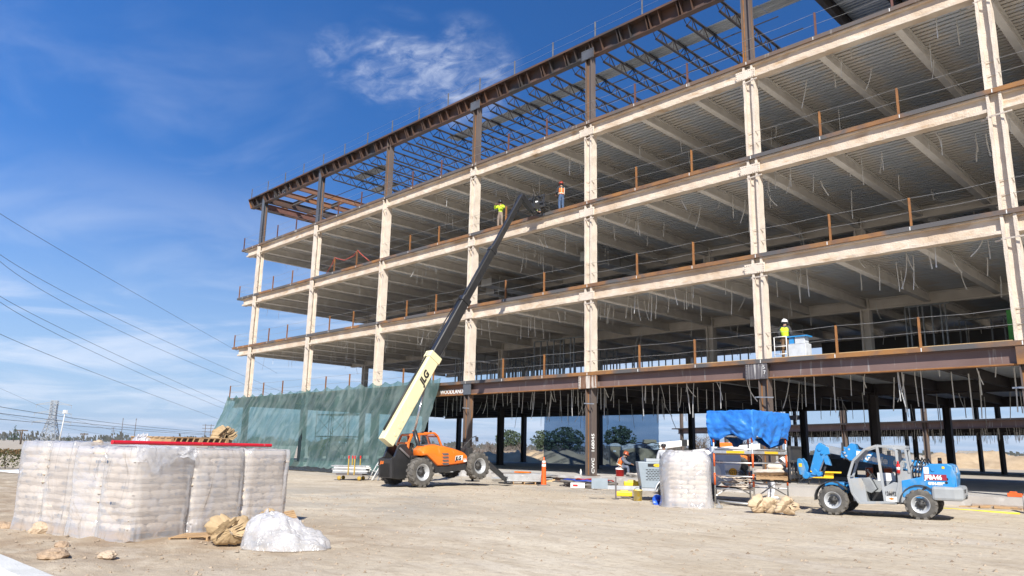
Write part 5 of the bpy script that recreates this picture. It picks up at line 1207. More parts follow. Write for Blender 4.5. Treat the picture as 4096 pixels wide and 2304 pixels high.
def stickpile(name, label, loc, rz, ln, nx, nz, sz, m, cat, hollow=False, base=.13, jit=.02):
    t = thing(name, label, cat, loc, rz)
    o = link('wooden_pallet', PAL, t); o.scale = (1, .8, 1)
    for i in range(nx):
        for j in range(nz):
            q = MB(); y = (i - nx / 2 + .5) * sz * 1.12; z = base + .012 + sz / 2 + j * sz * 1.02; dx_ = R.uniform(-jit, jit) * 3
            if hollow:
                for a, b, c, d in ((0, -sz / 2, .006, sz), (0, sz / 2, .006, sz)): pass
                q.box((dx_, y, z - sz / 2 + .004), (ln, sz, .006)); q.box((dx_, y - sz / 2 + .003, z), (ln, .006, sz)); q.box((dx_, y + sz / 2 - .003, z), (ln, .006, sz))
            else: q.box((dx_, y, z), (ln, sz, sz * .9))
            q.build('length', m, t)
    return t
stickpile('aluminium_pile', 'low stack of aluminium lengths on a wooden pallet left of the orange post', (-1.95, -2.65, .0), radians(52), 1.7, 7, 3, .10, ALU, 'stack', True)
t = thing('frame_pile', 'spread of flat metal frames and planks between slab and aluminium stack', 'stack', (-3.1, -1.55, .0), radians(20))
for k in range(13):
    q = MB(); a = R.uniform(-.35, .35); p = V((R.uniform(-.7, .7), R.uniform(-.5, .5), .06 + .035 * k)); d = V((cos(a), sin(a), R.uniform(-.05, .06))) * R.uniform(.8, 1.5); q.bar(p - d, p + d, .10, .035); q.build('plank', [ALU, STRAP, GRYD][k % 3], t)
q = MB(); q.box((.1, -.2, .52), (.8, .25, .06)); q.build('orange_cover', ORANGE, t)
C = thing('delineator', 'tall slim orange traffic post with white bands standing on the gravel', 'traffic post', (-.55, -2.75, .0))
q = MB(); q.extrude([(.30 * cos(a), .30 * sin(a)) for a in [2 * pi * k / 8 for k in range(8)]], (0, 0, .0), (1, 0, 0), (0, 1, 0), (0, 0, 1), .05); q.build('base', HD, C, bev=.01)
q = MB(); q.lathe([(.13, .05), (.115, .3), (.10, .80), (.10, .86), (.095, .98), (.09, 1.04), (.065, 1.12), (.03, 1.18), (.03, 1.28), (.001, 1.29)], (0, 0, 0), (0, 0, 1), 16, mis=[0, 0, 0, 1, 0, 1, 0, 0, 0]); q.build('post', [mat('safety_orange', (.85, .12, .015), (.78, .11, .015), .5), WHT], C)
# steel channel on the ground at the slab edge with blocks
q = MB(); q.extrude(I_poly(.1, .2, .02, .015), (-2.4, -.95, .12), (0, 1, 0), (0, 0, 1), (1, 0, 0), 4.0); tag(q.build('steel_beam', RUST), 'rusty steel beam lying along the slab edge below the lettered column', 'steel beam')
for k, (x, y, a) in enumerate(((-1.9, -1.25, .5), (-.2, -1.35, .55), (1.0, -1.3, .5))):
    q = MB(); q.bar((x, y, .08), (x + .5, y + .75 * a, .22), .09, .09); tag(q.build('timber_block', WOODN), ['short timber propped on the rusty beam, left one of three', 'short timber propped on the rusty beam, middle one of three', 'short timber propped on the rusty beam, right one of three'][k], 'timber', 'timbers by the rusty beam')
# stud cart, ladder frames and sheet stack under the netting
K = thing('stud_cart', 'cart loaded with galvanised studs between yellow posts in front of the netting', 'cart', (-8.25, -8.1, 0), radians(38))
q = MB(); q.box((0, 0, .28), (1.3, .7, .08)); q.build('deck', GRYD, K)
for x in (-.5, .5):
    for y in (-.3, .3):
        q = MB(); q.lathe([(.001, -.03), (.085, -.03), (.10, 0), (.085, .03), (.001, .03)], (x, y, .10), (0, 1, 0), 14); q.build('wheel', mat('dull_ochre', (.45, .30, .05), None, .7), K)
for x, y in ((-.05, -.34), (.25, -.34), (-.1, .34), (.3, .34)):
    q = MB(); q.box((x, y, .70), (.05, .05, .9)); q.box((x, y, 1.08), (.055, .055, .14), mi=1); q.build('post', [mat('dull_ochre', (.45, .30, .05)), RED], K)
for i in range(5):
    for j in range(5):
        q = MB(); y = -.26 + .13 * i; z = .36 + .075 * j; dx_ = R.uniform(-.08, .08); q.box((dx_, y, z - .03), (1.7, .1, .006)); q.box((dx_, y - .05, z), (1.7, .006, .06)); q.box((dx_, y + .05, z), (1.7, .006, .06)); q.build('stud', STRAP if (i + j) % 2 else GALV, K)
for k, (x, y) in enumerate(((-7.55, -7.15), (-7.35, -6.95))):
    q = MB()
    for s_ in (-.28, .28): q.bar((x + s_, y - .35 - s_ * .3, .02), (x + s_ * .55, y + .35, 1.08), .05, .03)
    for t_ in (.15, .4, .65, .9): q.bar((x - .28 + .1 * t_, y - .35 + .7 * t_, .02 + 1.06 * t_), (x + .28 - .1 * t_, y - .4 + .7 * t_, .02 + 1.06 * t_), .03)
    tag(q.build('step_frame', GALV if k else STRAP), ['metal step frame leaning next to the stud cart, nearer the cart', 'metal step frame leaning beside its twin, on the telehandler side'][k], 'metal frame')
q = MB()
for k in range(9): q.box((R.uniform(-.03, .03), R.uniform(-.03, .03), .10 + .045 * k), (1.1, .8, .03))
q.box((0, 0, .04), (1.0, .1, .08)); q.box((0, .3, .04), (1.0, .1, .08)); o = q.build('sheet_stack', GALV); o.location = (-7.7, -6.0, 0); o.rotation_euler = (0, 0, radians(40)); tag(o, 'low stack of galvanised sheets behind the orange telehandler\'s rear wheel', 'sheet stack')
# ------------------------------------------------------------------ things on and along the slab at the right
Y = thing('floor_saw', 'yellow topped machine on thin legs standing on the slab behind the blue telehandler', 'machine', (10.1, 2.6, SL), radians(20))
q = MB(); q.box((0, 0, .52), (1.5, .5, .06)); q.build('top', YEL, Y, bev=.01); q = MB(); q.box((0, 0, .38), (.9, .25, .22)); q.build('body', YEL, Y, bev=.03)
for x in (-.45, -.1, .3): q = MB(); q.bar((x, 0, .3), (x * 1.2, .1, 0.0), .05); q.build('leg', BLKM, Y)
q = MB(); q.tube([(-.5, 0, .4), (-.9, -.1, .1), (-1.6, 0, .03), (-2.2, .2, .02)], .02, 6); q.build('cord', HOSE, Y)
q = MB(); q.box((12.6, -.62, .15), (9., .05, .24)); tag(q.build('form_board', WOODN), 'long timber form board against the slab edge behind the blue telehandler', 'board')
t = thing('timber_offcuts', 'low pile of timber offcuts and broken blocks by the slab edge at the right', 'timber pile', (17.15, -.95, 0.05), radians(2))
for k in range(8):
    q = MB(); p = V((R.uniform(-.8, .8), R.uniform(-.25, .25), .05 + .05 * R.random())); a = R.uniform(-.9, .9); d = V((cos(a), sin(a), R.uniform(-.1, .2))) * R.uniform(.15, .5); q.bar(p - d, p + d, .11, .07); q.build('offcut', PALW if k % 2 else mat('old_timber', (.42, .34, .27), (.33, .26, .2), .9), t)
q = MB(); q.box((0, 0, .08), (1.9, .3, .14)); o = q.build('beam', mat('old_timber', (.42, .34, .27)), t); o.location = (.2, .35, 0)
q = MB(); q.tube([(15.4, -1.6, .04), (16.6, -1.65, .03), (17.9, -1.75, .03)], .03, 6); tag(q.build('yellow_hose', mat('yellow_line', (.82, .72, .03), None, .5)), 'yellow line stretched over the dirt in front of the timber offcuts', 'hose')
q = MB(); q.cyl((18.05, -1.55, 0), (18.05, -1.55, .55), .08, n=14); q.cyl((18.05, -1.55, 0), (18.05, -1.55, .2), .085, n=14, mi=1); tag(q.build('form_tube', [CONC, GRYD]), 'short grey tube standing by the slab at the far right edge', 'tube')
q = MB(); q.box((0, 0, .06), (.42, .2, .12)); q.box((-.05, 0, .14), (.2, .14, .06)); o = q.build('orange_case', mat('safety_orange2', (.85, .15, .03), None, .5), bev=.02); o.location = (17.4, .25, SL); tag(o, 'small orange case on the slab edge at the far right', 'case')
def crate(label, loc, d, m, rz=0.):
    t = thing('tool_crate', label, 'crate', loc, rz); q = MB(); q.box((0, 0, d[2] / 2), d); q.build('body', m, t, bev=.02)
    q = MB()
    for x in (-.33, 0, .33): q.box((x * d[0], -d[1] / 2 - .012, d[2] / 2), (.05, .03, d[2] * .96))
    for z in (.05, .5, .95): q.box((0, -d[1] / 2 - .014, z * d[2]), (d[0], .03, .05))
    q.build('rib', m, t)
crate('black ribbed crate on the slab behind the blue telehandler\'s boom', (4.6, 17.2, SL), (2.3, 1.2, 1.0), BLKM, radians(25)); crate('flat orange box beside the black crate', (6.6, 18.4, SL), (1.3, 1.0, .55), mat('safety_orange2', (.85, .15, .03), None, .5), radians(25))
for k, (x, y, h, s) in enumerate(((7.1, 18.9, 1.55, 'red post with white top standing beside the orange box'), (9.6, 19.6, 1.2, 'orange traffic post seen through the blue telehandler\'s cab'))):
    t = thing('barrier_post', s, 'traffic post', (x, y, SL)); q = MB(); q.lathe([(.13, 0), (.11, h * .85), (.10, h)], (0, 0, 0), (0, 0, 1), 12, mis=[0, 1]); q.lathe([(.10, h), (.001, h)], (0, 0, 0), (0, 0, 1), 12, mi=1); q.build('post', [RED if k == 0 else ORP, WHT], t); q = MB(); q.box((0, 0, .02), (.4, .4, .04)); q.build('base', BLKM, t)
C6 = bucket('red and white water cooler the seated man sits on', (.62, 1.45, SL), .19, .20, .34, RED, 'cooler', 0., WHT)
q = MB(); q.lathe([(.001, 0), (.05, 0), (.05, .2), (.02, .25), (.02, .3), (.001, .3)], (0, 0, 0), (0, 0, 1), 12); o = q.build('bottle', WHT); o.location = (-.9, .3, SL); tag(o, 'white plastic bottle standing on the slab edge left of the cooler', 'bottle')
# loose film lying crumpled over the front edge of the corner pallet
q = MB()
def drape(u, v):
    p = A0 + d1 * (.02 + 1.2 * u) - d2 * (.02 + .03 * sin(9 * u) * v) + d2 * .5 * max(0, .35 - v) / .35
    drop = max(0, v - .3) / .7 * (.26 + .10 * sin(5 * u) + .14 * fbm(u * 5, 0, 4, 2))
    return V((p.x, p.y, 1.535 - drop)) - d2 * (.035 * fbm(u * 9, v * 5, 2, 3) + .05 * v) + V((0, 0, .02 * fbm(u * 12, v * 8, 1, 2)))
q.sheet(drape, 60, 18); tag(q.build('plastic_flap', PLASW), 'crumpled flap of film hanging over the front edge of the near corner pallet', 'plastic sheet')
# ------------------------------------------------------------------ people
SKIN = mat('skin', (.42, .24, .16), (.36, .20, .13), .6)
DARKM = mat('dark_cloth', (.025, .028, .035), (.045, .045, .05), .8)
STAND = dict(pel=(0, 0, .95), spi=(0, .0, 1.14), che=(0, .0, 1.34), nec=(0, .01, 1.50), hea=(0, .03, 1.60), top=(0, .02, 1.70),
             lsh=(-.18, 0, 1.43), lel=(-.25, -.03, 1.15), lwr=(-.25, .06, .91), rsh=(.18, 0, 1.43), rel=(.25, -.03, 1.15), rwr=(.25, .06, .91),
             lhi=(-.09, 0, .92), lkn=(-.11, .03, .50), lan=(-.12, -.02, .10), lto=(-.14, .13, .045), rhi=(.09, 0, .92), rkn=(.11, .04, .50), ran=(.12, .0, .10), rto=(.14, .15, .045))
RAD = dict(pel=.135, spi=.125, che=.145, nec=.055, hea=.088, top=.070, lsh=.065, lel=.045, lwr=.030, rsh=.065, rel=.045, rwr=.030, lhi=.085, lkn=.060, lan=.042, lto=.035, rhi=.085, rkn=.060, ran=.042, rto=.035)
def skin_mesh(name, J_, edges, grow, mats, fl=1., root='pel', sub=1):
    names = []
    for a, b in edges:
        for n in (a, b):
            if n not in names: names.append(n)
    if root in names: names.remove(root); names.insert(0, root)
    me = bpy.data.meshes.new(name); me.from_pydata([J_[n] for n in names], [(names.index(a), names.index(b)) for a, b in edges], [])
    o = bpy.data.objects.new(name + '_base', me); COL.objects.link(o)
    m = o.modifiers.new('skin', 'SKIN'); m.use_smooth_shade = True; m.branch_smoothing = .4
    for i, n in enumerate(names):
        r = RAD[n] + grow; d = me.skin_vertices[0].data[i]
        d.radius = (r, r * (.72 if n in ('che', 'spi', 'pel') else 1.0)) if n in ('che', 'spi', 'pel') else (r, r); d.use_root = i == 0
    s = o.modifiers.new('sub', 'SUBSURF'); s.levels = sub; s.render_levels = sub
    out = bpy.data.meshes.new_from_object(o.evaluated_get(bpy.context.evaluated_depsgraph_get())); out.name = name
    bpy.data.objects.remove(o); bpy.data.meshes.remove(me)
    out.materials.clear()
    for q_ in (mats if isinstance(mats, (list, tuple)) else [mats]): out.materials.append(q_)
    return out
def person(label, loc, rz, pose=None, top=DARKM, legs=DARKM, vest=None, vest_band=None, hat=None, cap=None, sleeves=True, holds=None, boots=DARKM, group=None):
    Jn = {k: V(v) for k, v in STAND.items()}
    for k, v in (pose or {}).items(): Jn[k] = V(v)
    T_ = thing('person', label, 'person', loc, rz, group)
    E_ = [('pel', 'spi'), ('spi', 'che'), ('che', 'nec'), ('nec', 'hea'), ('hea', 'top'), ('che', 'lsh'), ('lsh', 'lel'), ('lel', 'lwr'), ('che', 'rsh'), ('rsh', 'rel'), ('rel', 'rwr'), ('pel', 'lhi'), ('lhi', 'lkn'), ('lkn', 'lan'), ('lan', 'lto'), ('pel', 'rhi'), ('rhi', 'rkn'), ('rkn', 'ran'), ('ran', 'rto')]
    me = skin_mesh('person_body', Jn, E_, -.004, [SKIN, DARKM], sub=1)
    # hands with five fingers, and a face, joined into the same body mesh
    q = MB()
    for s_, w_, e_ in ((-1, 'lwr', 'lel'), (1, 'rwr', 'rel')):
        d = (Jn[w_] - Jn[e_]).normalized(); sd = V((s_, 0, 0)); sd = (sd - d * sd.dot(d)).normalized(); nr = d.cross(sd)
        p = Jn[w_] + d * .015
        q.taper(p, p + d * .085, .055, .034, .082, .030, up=nr)
        for k, ln in enumerate((.060, .072, .068, .052)):
            o = p + d * .082 + nr.cross(d) * (-.030 + .020 * k); m_ = o + d * ln * .55 + nr * .010 * s_; q.cyl(o, m_, .0095, .0085, 6); q.cyl(m_, m_ + d * ln * .4 + nr * .022 * s_, .0085, .0065, 6)
        tb = p + d * .03 + nr.cross(d) * (.036); q.cyl(tb - d * .02, tb + d * .03 + nr.cross(d) * .025, .012, .010, 6); q.cyl(tb + d * .03 + nr.cross(d) * .025, tb + d * .06 + nr.cross(d) * .028, .010, .007, 6)
    hd = (Jn['top'] - Jn['nec']).normalized(); fwd_ = V((pose or {}).get('look', (0, 1, 0))); fwd_ = (fwd_ - hd * fwd_.dot(hd)).normalized(); sid = fwd_.cross(hd)
    c = Jn['hea'] + hd * .02
    q.taper(c + fwd_ * .075 + hd * .03, c + fwd_ * .098 - hd * .018, .016, .016, .032, .03, up=fwd_)
    for s_ in (-1, 1):
        q.ball(c + fwd_ * .078 + sid * .033 * s_ + hd * .032, (.014, .012, .009), 6, mi=1); q.ball(c + sid * .088 * s_ + hd * .01, (.014, .02, .032), 6)
    q.box(c + fwd_ * .082 - hd * .050, (.045, .012, .010), mi=1); q.ball(c + fwd_ * .055 - hd * .075, (.04, .04, .03), 8)
    h_ = q.mesh('h', [SKIN, DARKM]); bm = bmesh.new(); bm.from_mesh(me); bm.from_mesh(h_); bm.to_mesh(me); bm.free(); bpy.data.meshes.remove(h_)
    link('body', me, T_)
    legE = [('pel', 'lhi'), ('lhi', 'lkn'), ('lkn', 'lan'), ('pel', 'rhi'), ('rhi', 'rkn'), ('rkn', 'ran'), ('pel', 'spi')]
    link('trousers', skin_mesh('trousers', Jn, legE, .020, legs), T_)
    arms = [('che', 'lsh'), ('lsh', 'lel'), ('lel', 'lwr'), ('che', 'rsh'), ('rsh', 'rel'), ('rel', 'rwr')] if sleeves else [('che', 'lsh'), ('che', 'rsh')]
    link('jacket', skin_mesh('jacket', Jn, [('pel', 'spi'), ('spi', 'che'), ('che', 'nec')] + arms, .026, top), T_)
    if vest:
        v_ = link('vest', skin_mesh('vest', Jn, [('pel', 'spi'), ('spi', 'che'), ('che', 'lsh'), ('che', 'rsh')], .044, vest), T_)
        if vest_band:
            b = MB(); up_ = (Jn['che'] - Jn['pel']).normalized()
            for t in (.30,):
                cc = Jn['pel'].lerp(Jn['che'], t); x_ = V((1, 0, 0)); y_ = up_.cross(x_)
                b.lathe([(.200, -.018), (.204, 0), (.200, .018)], (0, 0, 0), (0, 0, 1), 18); n_ = 18 * 4
                M3 = Matrix((x_, -y_, up_)).transposed()
                for k in range(len(b.v) - n_, len(b.v)):
                    p = V(b.v[k]); p.y *= .80; b.v[k] = tuple(cc + M3 @ p)
            for s_ in (-.09, .09):
                p0 = Jn['che'] + V((s_, 0, .09)); 
                for yy in (.155, -.155): b.bar(Jn['che'] + V((s_, yy, .06)), Jn['pel'].lerp(Jn['che'], .3) + V((s_, yy * 1.02, 0)), .028, .008, up=(0, 1, 0))
            b.build('reflective_band', vest_band, v_)
    for a, t in (('lan', 'lto'), ('ran', 'rto')):
        b = MB(); d = (Jn[t] - Jn[a]); d.z = 0; d.normalize(); p = Jn[a].copy()
        b.taper(p - d * .07 + V((0, 0, -.055)), p + d * .19 + V((0, 0, -.065)), .085, .09, .095, .065); b.cyl(p + V((0, 0, -.06)), p + V((0, 0, .10)), .056, .062, 10); b.build('boot', boots, T_, bev=.015)
    ctr = Jn['hea'] + hd * .06
    M3 = Matrix((sid, fwd_, hd)).transposed()
    if hat:
        b = MB(); prof = [(.138, -.012), (.125, .0), (.122, .04), (.105, .085), (.065, .115), (.001, .125)]; b.lathe(prof, (0, 0, 0), (0, 0, 1), 18)
        b.add([(-.10, .08, -.004), (.10, .08, -.004), (.075, .185, -.022), (-.075, .185, -.022)], [(0, 1, 2, 3)]); b.bar((0, -.1, .075), (0, .1, .085), .03, .10)
        b.v = [tuple(ctr + M3 @ V(p)) for p in b.v]; b.build('hard_hat', hat, T_, solid=.006)
    if cap:
        b = MB(); b.lathe([(.104, -.02), (.106, .03), (.085, .075), (.001, .095)], (0, 0, 0), (0, 0, 1), 16); b.add([(-.075, .09, -.005), (.075, .09, -.005), (.06, .175, -.02), (-.06, .175, -.02)], [(0, 1, 2, 3)])
        b.v = [tuple(ctr + M3 @ V(p)) for p in b.v]; b.build('cap', cap, T_, solid=.006)
    else:
        b = MB(); b.ball(Jn['hea'] + hd * .03 - fwd_ * .02, (.096, .096, .10), 10); b.build('hair', DARKM, T_)
    return T_
LIME = mat('lime_fabric', (.62, .86, .03), (.52, .74, .03), .7); ORV = mat('orange_fabric', (.95, .20, .03), (.85, .17, .03), .7); SILV = mat('reflective_tape', (.78, .76, .55), (.7, .7, .66), .4)
DENIM = mat('denim', (.075, .095, .15), (.16, .175, .21), .85, 0, 9.); JEAN = mat('jeans', (.05, .09, .18), (.075, .12, .21), .85, 0, 9.); KHAKI = mat('khaki', (.26, .20, .155), (.2, .155, .12), .85); BRN = mat('brown_canvas', (.20, .12, .06), (.15, .09, .05), .85)
DUSTY = mat('dusty_coverall', (.52, .53, .55), (.34, .36, .40), .85, 0, 8.); WSUIT = mat('white_suit', (.75, .76, .80), (.62, .64, .70), .8, 0, 5.)
HATW = mat('hat_white', (.82, .82, .82), None, .35); HATM = mat('hat_maroon', (.30, .04, .025), None, .35); HATK = mat('hat_black', (.03, .03, .035), None, .35); HATO = mat('hat_rust', (.40, .085, .03), None, .35)
SIT = dict(pel=(0, -.05, .44), spi=(0, .0, .62), che=(0, .12, .80), nec=(0, .22, .94), hea=(0, .28, 1.02), top=(0, .29, 1.12), lsh=(-.18, .15, .87), lel=(-.22, .30, .66), lwr=(-.07, .54, .60), rsh=(.18, .15, .87), rel=(.22, .30, .66), rwr=(.07, .55, .60),
           lhi=(-.10, -.02, .43), lkn=(-.15, .40, .47), lan=(-.14, .36, .09), lto=(-.15, .50, .045), rhi=(.10, -.02, .43), rkn=(.15, .42, .47), ran=(.15, .44, .09), rto=(.16, .58, .045), look=(.0, 1, -.1))
person('man in an orange vest and rust hard hat sitting hunched on a red cooler', (.62, 1.45, SL), radians(-62), SIT, DENIM, DENIM, ORV, SILV, HATO)
person('man in a black cap and dusty pale coveralls standing behind the compressor', (5.18, -1.5, .22), radians(-140), dict(lwr=(-.28, .02, .88)), DUSTY, DUSTY, cap=HATK)
BEND = dict(pel=(0, -.12, .88), spi=(0, .02, 1.03), che=(0, .20, 1.15), nec=(0, .34, 1.22), hea=(0, .42, 1.26), top=(0, .47, 1.34), lsh=(-.18, .24, 1.18), lel=(-.24, .38, .93), lwr=(-.16, .58, .80), rsh=(.18, .24, 1.18), rel=(.24, .40, .93), rwr=(.16, .62, .80), lhi=(-.10, -.12, .86), rhi=(.10, -.12, .86), look=(0, 1, -.4))
person('man in a white hard hat stooping behind the plastic draped pallet', (6.35, -3.3, .02), radians(-55), {**BEND, 'che': (0, .12, 1.24), 'nec': (0, .2, 1.36), 'hea': (0, .26, 1.44), 'top': (0, .28, 1.53)}, DUSTY, DENIM, hat=HATW)
person('man in a white suit and white hard hat bending over behind the scaffold tower', (10.55, -2.75, .08), radians(-40), BEND, WSUIT, WSUIT, hat=HATW, boots=HATW)
person('man in a lime jacket and black hard hat, arms raised, on the fourth floor', (-7.1, .30, ZK[4]), radians(-160), dict(lel=(-.30, .12, 1.25), lwr=(-.10, .30, 1.36), rel=(.34, .10, 1.28), rwr=(.16, .33, 1.40)), LIME, KHAKI, None, None, HATK)
person('man in an orange vest and maroon hard hat standing beside the raised forks', (-2.30, .30, ZK[4]), radians(75), dict(lel=(-.25, .05, 1.16), lwr=(-.16, .26, 1.08), rel=(.25, .05, 1.16), rwr=(.12, .28, 1.10), look=(.3, 1, -.1)), DARKM, JEAN, ORV, SILV, HATM)
KNEEL = dict(pel=(0, -.1, .40), spi=(0, -.02, .57), che=(0, .10, .74), nec=(0, .18, .88), hea=(0, .22, .97), top=(0, .22, 1.06), lsh=(-.18, .12, .82), lel=(-.24, .26, .60), lwr=(-.12, .44, .50), rsh=(.18, .12, .82), rel=(.24, .26, .60), rwr=(.12, .46, .50), lhi=(-.10, -.1, .40), lkn=(-.14, .28, .46), lan=(-.13, .16, .10), lto=(-.14, .30, .045), rhi=(.10, -.1, .40), rkn=(.14, .14, .09), ran=(.13, -.28, .09), rto=(.14, -.22, .045), look=(0, 1, -.3))
person('crouching man in a lime vest and white hard hat behind the boom head', (-4.55, .55, ZK[4]), radians(-110), KNEEL, DARKM, DARKM, LIME, SILV, HATW)
person('man in a lime vest and white hard hat seen from behind on the second floor', (9.62, 1.0, ZK[2]), radians(8), dict(lwr=(-.22, .12, .95), rwr=(.22, .12, .95)), DARKM, BRN, LIME, None, HATW)
person('telehandler driver in a lime vest sitting in the orange cab', (-3.37, -8.28, .62), radians(0), {**SIT, 'che': (0, .0, .80), 'nec': (0, .02, .95), 'hea': (0, .04, 1.04), 'top': (0, .04, 1.14), 'lwr': (-.15, .45, .72), 'rwr': (.15, .45, .72)}, DARKM, DARKM, LIME, SILV)
# tool lift beside the man on the second floor
Lf = thing('tool_lift', 'white and blue tool lift with rails beside the man on the second floor', 'lift', (10.15, 1.15, ZK[2]), radians(0))
q = MB(); q.box((0, 0, .42), (.75, .55, .55)); q.box((.1, 0, .82), (.42, .4, .3)); q.build('cabinet', mat('lift_grey', (.55, .58, .62), None, .5), Lf, bev=.02)
q = MB(); q.box((0, -.02, .99), (.9, .5, .05)); q.bar((-.35, 0, .7), (.1, 0, 1.0), .06); q.box((-.25, -.1, .82), (.2, .2, .25)); q.build('blue_tray', BLUE, Lf)
q = MB()
for x in (-.95, -.42): q.cyl((x, -.3, 0), (x, -.3, 1.02), .02, n=8)
for z in (.3, .62, 1.02): q.cyl((-.95, -.3, z), (-.42, -.3, z), .018, n=8)
q.build('rail', HATW, Lf)
for x in (-.28, .28): q = MB(); q.lathe([(.001, -.04), (.11, -.04), (.11, .04), (.001, .04)], (x, -.22, .11), (0, 1, 0), 14); q.build('wheel', BLKM, Lf)
# ------------------------------------------------------------------ far wing, seen under the second floor
WG = thing('distant_frame', 'far steel frame wing without cladding seen through the ground floor at the right', 'building', (-43.2, 74.9, 0), radians(-22.3))
for i in range(8):
    for j in range(3):
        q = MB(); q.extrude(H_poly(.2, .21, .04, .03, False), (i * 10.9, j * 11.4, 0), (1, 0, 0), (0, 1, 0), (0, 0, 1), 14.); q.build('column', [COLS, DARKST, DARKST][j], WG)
for lv in (2, 3):
    z = ZK[lv]
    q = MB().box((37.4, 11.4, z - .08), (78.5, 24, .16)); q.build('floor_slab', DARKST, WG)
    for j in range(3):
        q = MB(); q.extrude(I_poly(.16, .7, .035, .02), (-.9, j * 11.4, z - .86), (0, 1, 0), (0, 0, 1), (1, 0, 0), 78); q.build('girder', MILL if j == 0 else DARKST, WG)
    q = MB()
    for k in range(24): q.bar((k * 3.3, .2, z - .45), (k * 3.3, 22.6, z - .45), .2, .5)
    q.build('floor_beam', DARKST, WG, kind='stuff')
q = MB()
for k in range(620):
    x, y = R.uniform(0, 74), R.uniform(.3, 22); z = ZK[2] - .5; ln = R.uniform(.7, 1.6); q.bar((x, y, z), (x + R.uniform(-.15, .15), y, z - ln), .035, .02)
q.build('hanger_strap', STRAP, WG, kind='stuff')
q = MB(); q.box((23, 1.6, ZK[2] + 1.0), (3.4, .8, .55)); q.bar((21.6, 1.6, ZK[2]), (21.6, 1.6, ZK[2] + .8), .1); q.bar((24.4, 1.6, ZK[2]), (24.4, 1.6, ZK[2] + .8), .1); q.build('bench', DARKST, WG)
wm = WG.matrix_basis if False else mtx(WG)
person('dark silhouetted worker standing on the far wing\'s second floor', wm @ V((31.4, 1.0, ZK[2])), radians(160), {}, DARKM, DARKM, KHAKI, None, HATK)
# ------------------------------------------------------------------ terrain, trees, sheds and poles beyond the site
EARTH = mat('earth_mound', (.46, .35, .225), (.36, .265, .165), .95, 0, .8, .6, 4)
def mound(name, cx, cy_, rz, a, b, h, seed, m):
    q = MB(); ca, sa = cos(rz), sin(rz)
    def fn(u, v):
        x, y = (u * 2 - 1), (v * 2 - 1); e = max(0, 1 - x * x) ** .5 * max(0, 1 - y * y)
        z = h * e * (1 + .5 * fbm(x * 3 + seed, y * 2, 1, 4)) - .15
        X, Y = x * a, y * b; return V((cx + X * ca - Y * sa, cy_ + X * sa + Y * ca, z))
    q.sheet(fn, 70, 16); tag(q.build(name, m), kind='structure')
mound('earth_mound', -43, 42, radians(46), 9, 4, 1.7, 2, EARTH); mound('earth_mound', -16, 122, radians(12), 17, 6, 2.4, 5, EARTH); mound('earth_mound', 6, 130, radians(5), 18, 7, 2.0, 8, mat('grey_mound', (.33, .30, .27), (.26, .24, .21), .95, 0, .8, .6, 4)); mound('earth_mound', -24, 96, radians(15), 10, 5, 3.0, 9, MATS['grey_mound'])
LEAFD = mat('leaf_dark', (.065, .095, .045), (.035, .055, .028), .8, 0, .9); LEAFO = mat('leaf_olive', (.10, .10, .035), (.055, .065, .025), .8, 0, .9); LEAFB = mat('leaf_brown', (.17, .10, .045), (.10, .075, .03), .8, 0, .5); TWIG = mat('twigs', (.20, .165, .14), (.14, .115, .10), .9, 0, 1.); BARK = mat('bark', (.12, .09, .065), (.08, .06, .045), .9, 0, 3.)
def foliage(q, c, rx, rz_, n, s, seed, gaps=.35, shape='oval'):
    rr = random.Random(seed); k = 0; tries = 0
    while k < n and tries < n * 12:
        tries += 1
        p = V((rr.uniform(-1, 1), rr.uniform(-1, 1), rr.uniform(-1, 1)))
        if shape == 'cone':
            t = (p.z + 1) / 2; r_ = (1 - t) * (.75 + .35 * sin(t * 24)) + .03
            if Vector((p.x, p.y)).length > r_: continue
        elif p.length > 1 - .25 * noise.noise(p * 1.7 + V((seed, 0, 0))): continue
        if noise.noise(V((p.x * 2.6 + seed, p.y * 2.6, p.z * 2.6))) < -.12 + gaps * .3: continue
        w_ = c + V((p.x * rx, p.y * rx, p.z * rz_)); a = V((rr.gauss(0, 1), rr.gauss(0, 1), rr.gauss(0, 1))).normalized(); b = a.orthogonal().normalized(); d = a.cross(b); ss = s * rr.uniform(.6, 1.4)
        q.add([w_ - b * ss - d * ss * .6, w_ + b * ss - d * ss * .5, w_ + b * ss * .6 + d * ss, w_ - b * ss * .8 + d * ss * .7], [(0, 1, 2, 3)]); k += 1
def tree(label, loc, h, w_, m, seed, n=2200, shape='oval', name='tree', group='trees beyond the building', trunk=.28):
    T_ = thing(name, label, name.split('_')[-1], loc, 0, group)
    q = MB(); q.cyl((0, 0, -.4), (.05 * h * .2, 0, h * .5), h * .025, h * .012, 8)
    for k in range(5): a = k * 1.3 + seed; q.cyl((0, 0, h * (.25 + .05 * k)), (cos(a) * w_ * .5, sin(a) * w_ * .5, h * (.5 + .06 * k)), h * .011, h * .004, 6)
    q.build('trunk', BARK, T_)
    q = MB(); foliage(q, V((0, 0, h * (trunk + (1 - trunk) / 2))), w_, h * (1 - trunk) / 2, n, h * .022, seed, shape=shape); q.build('crown', m, T_)
    return T_
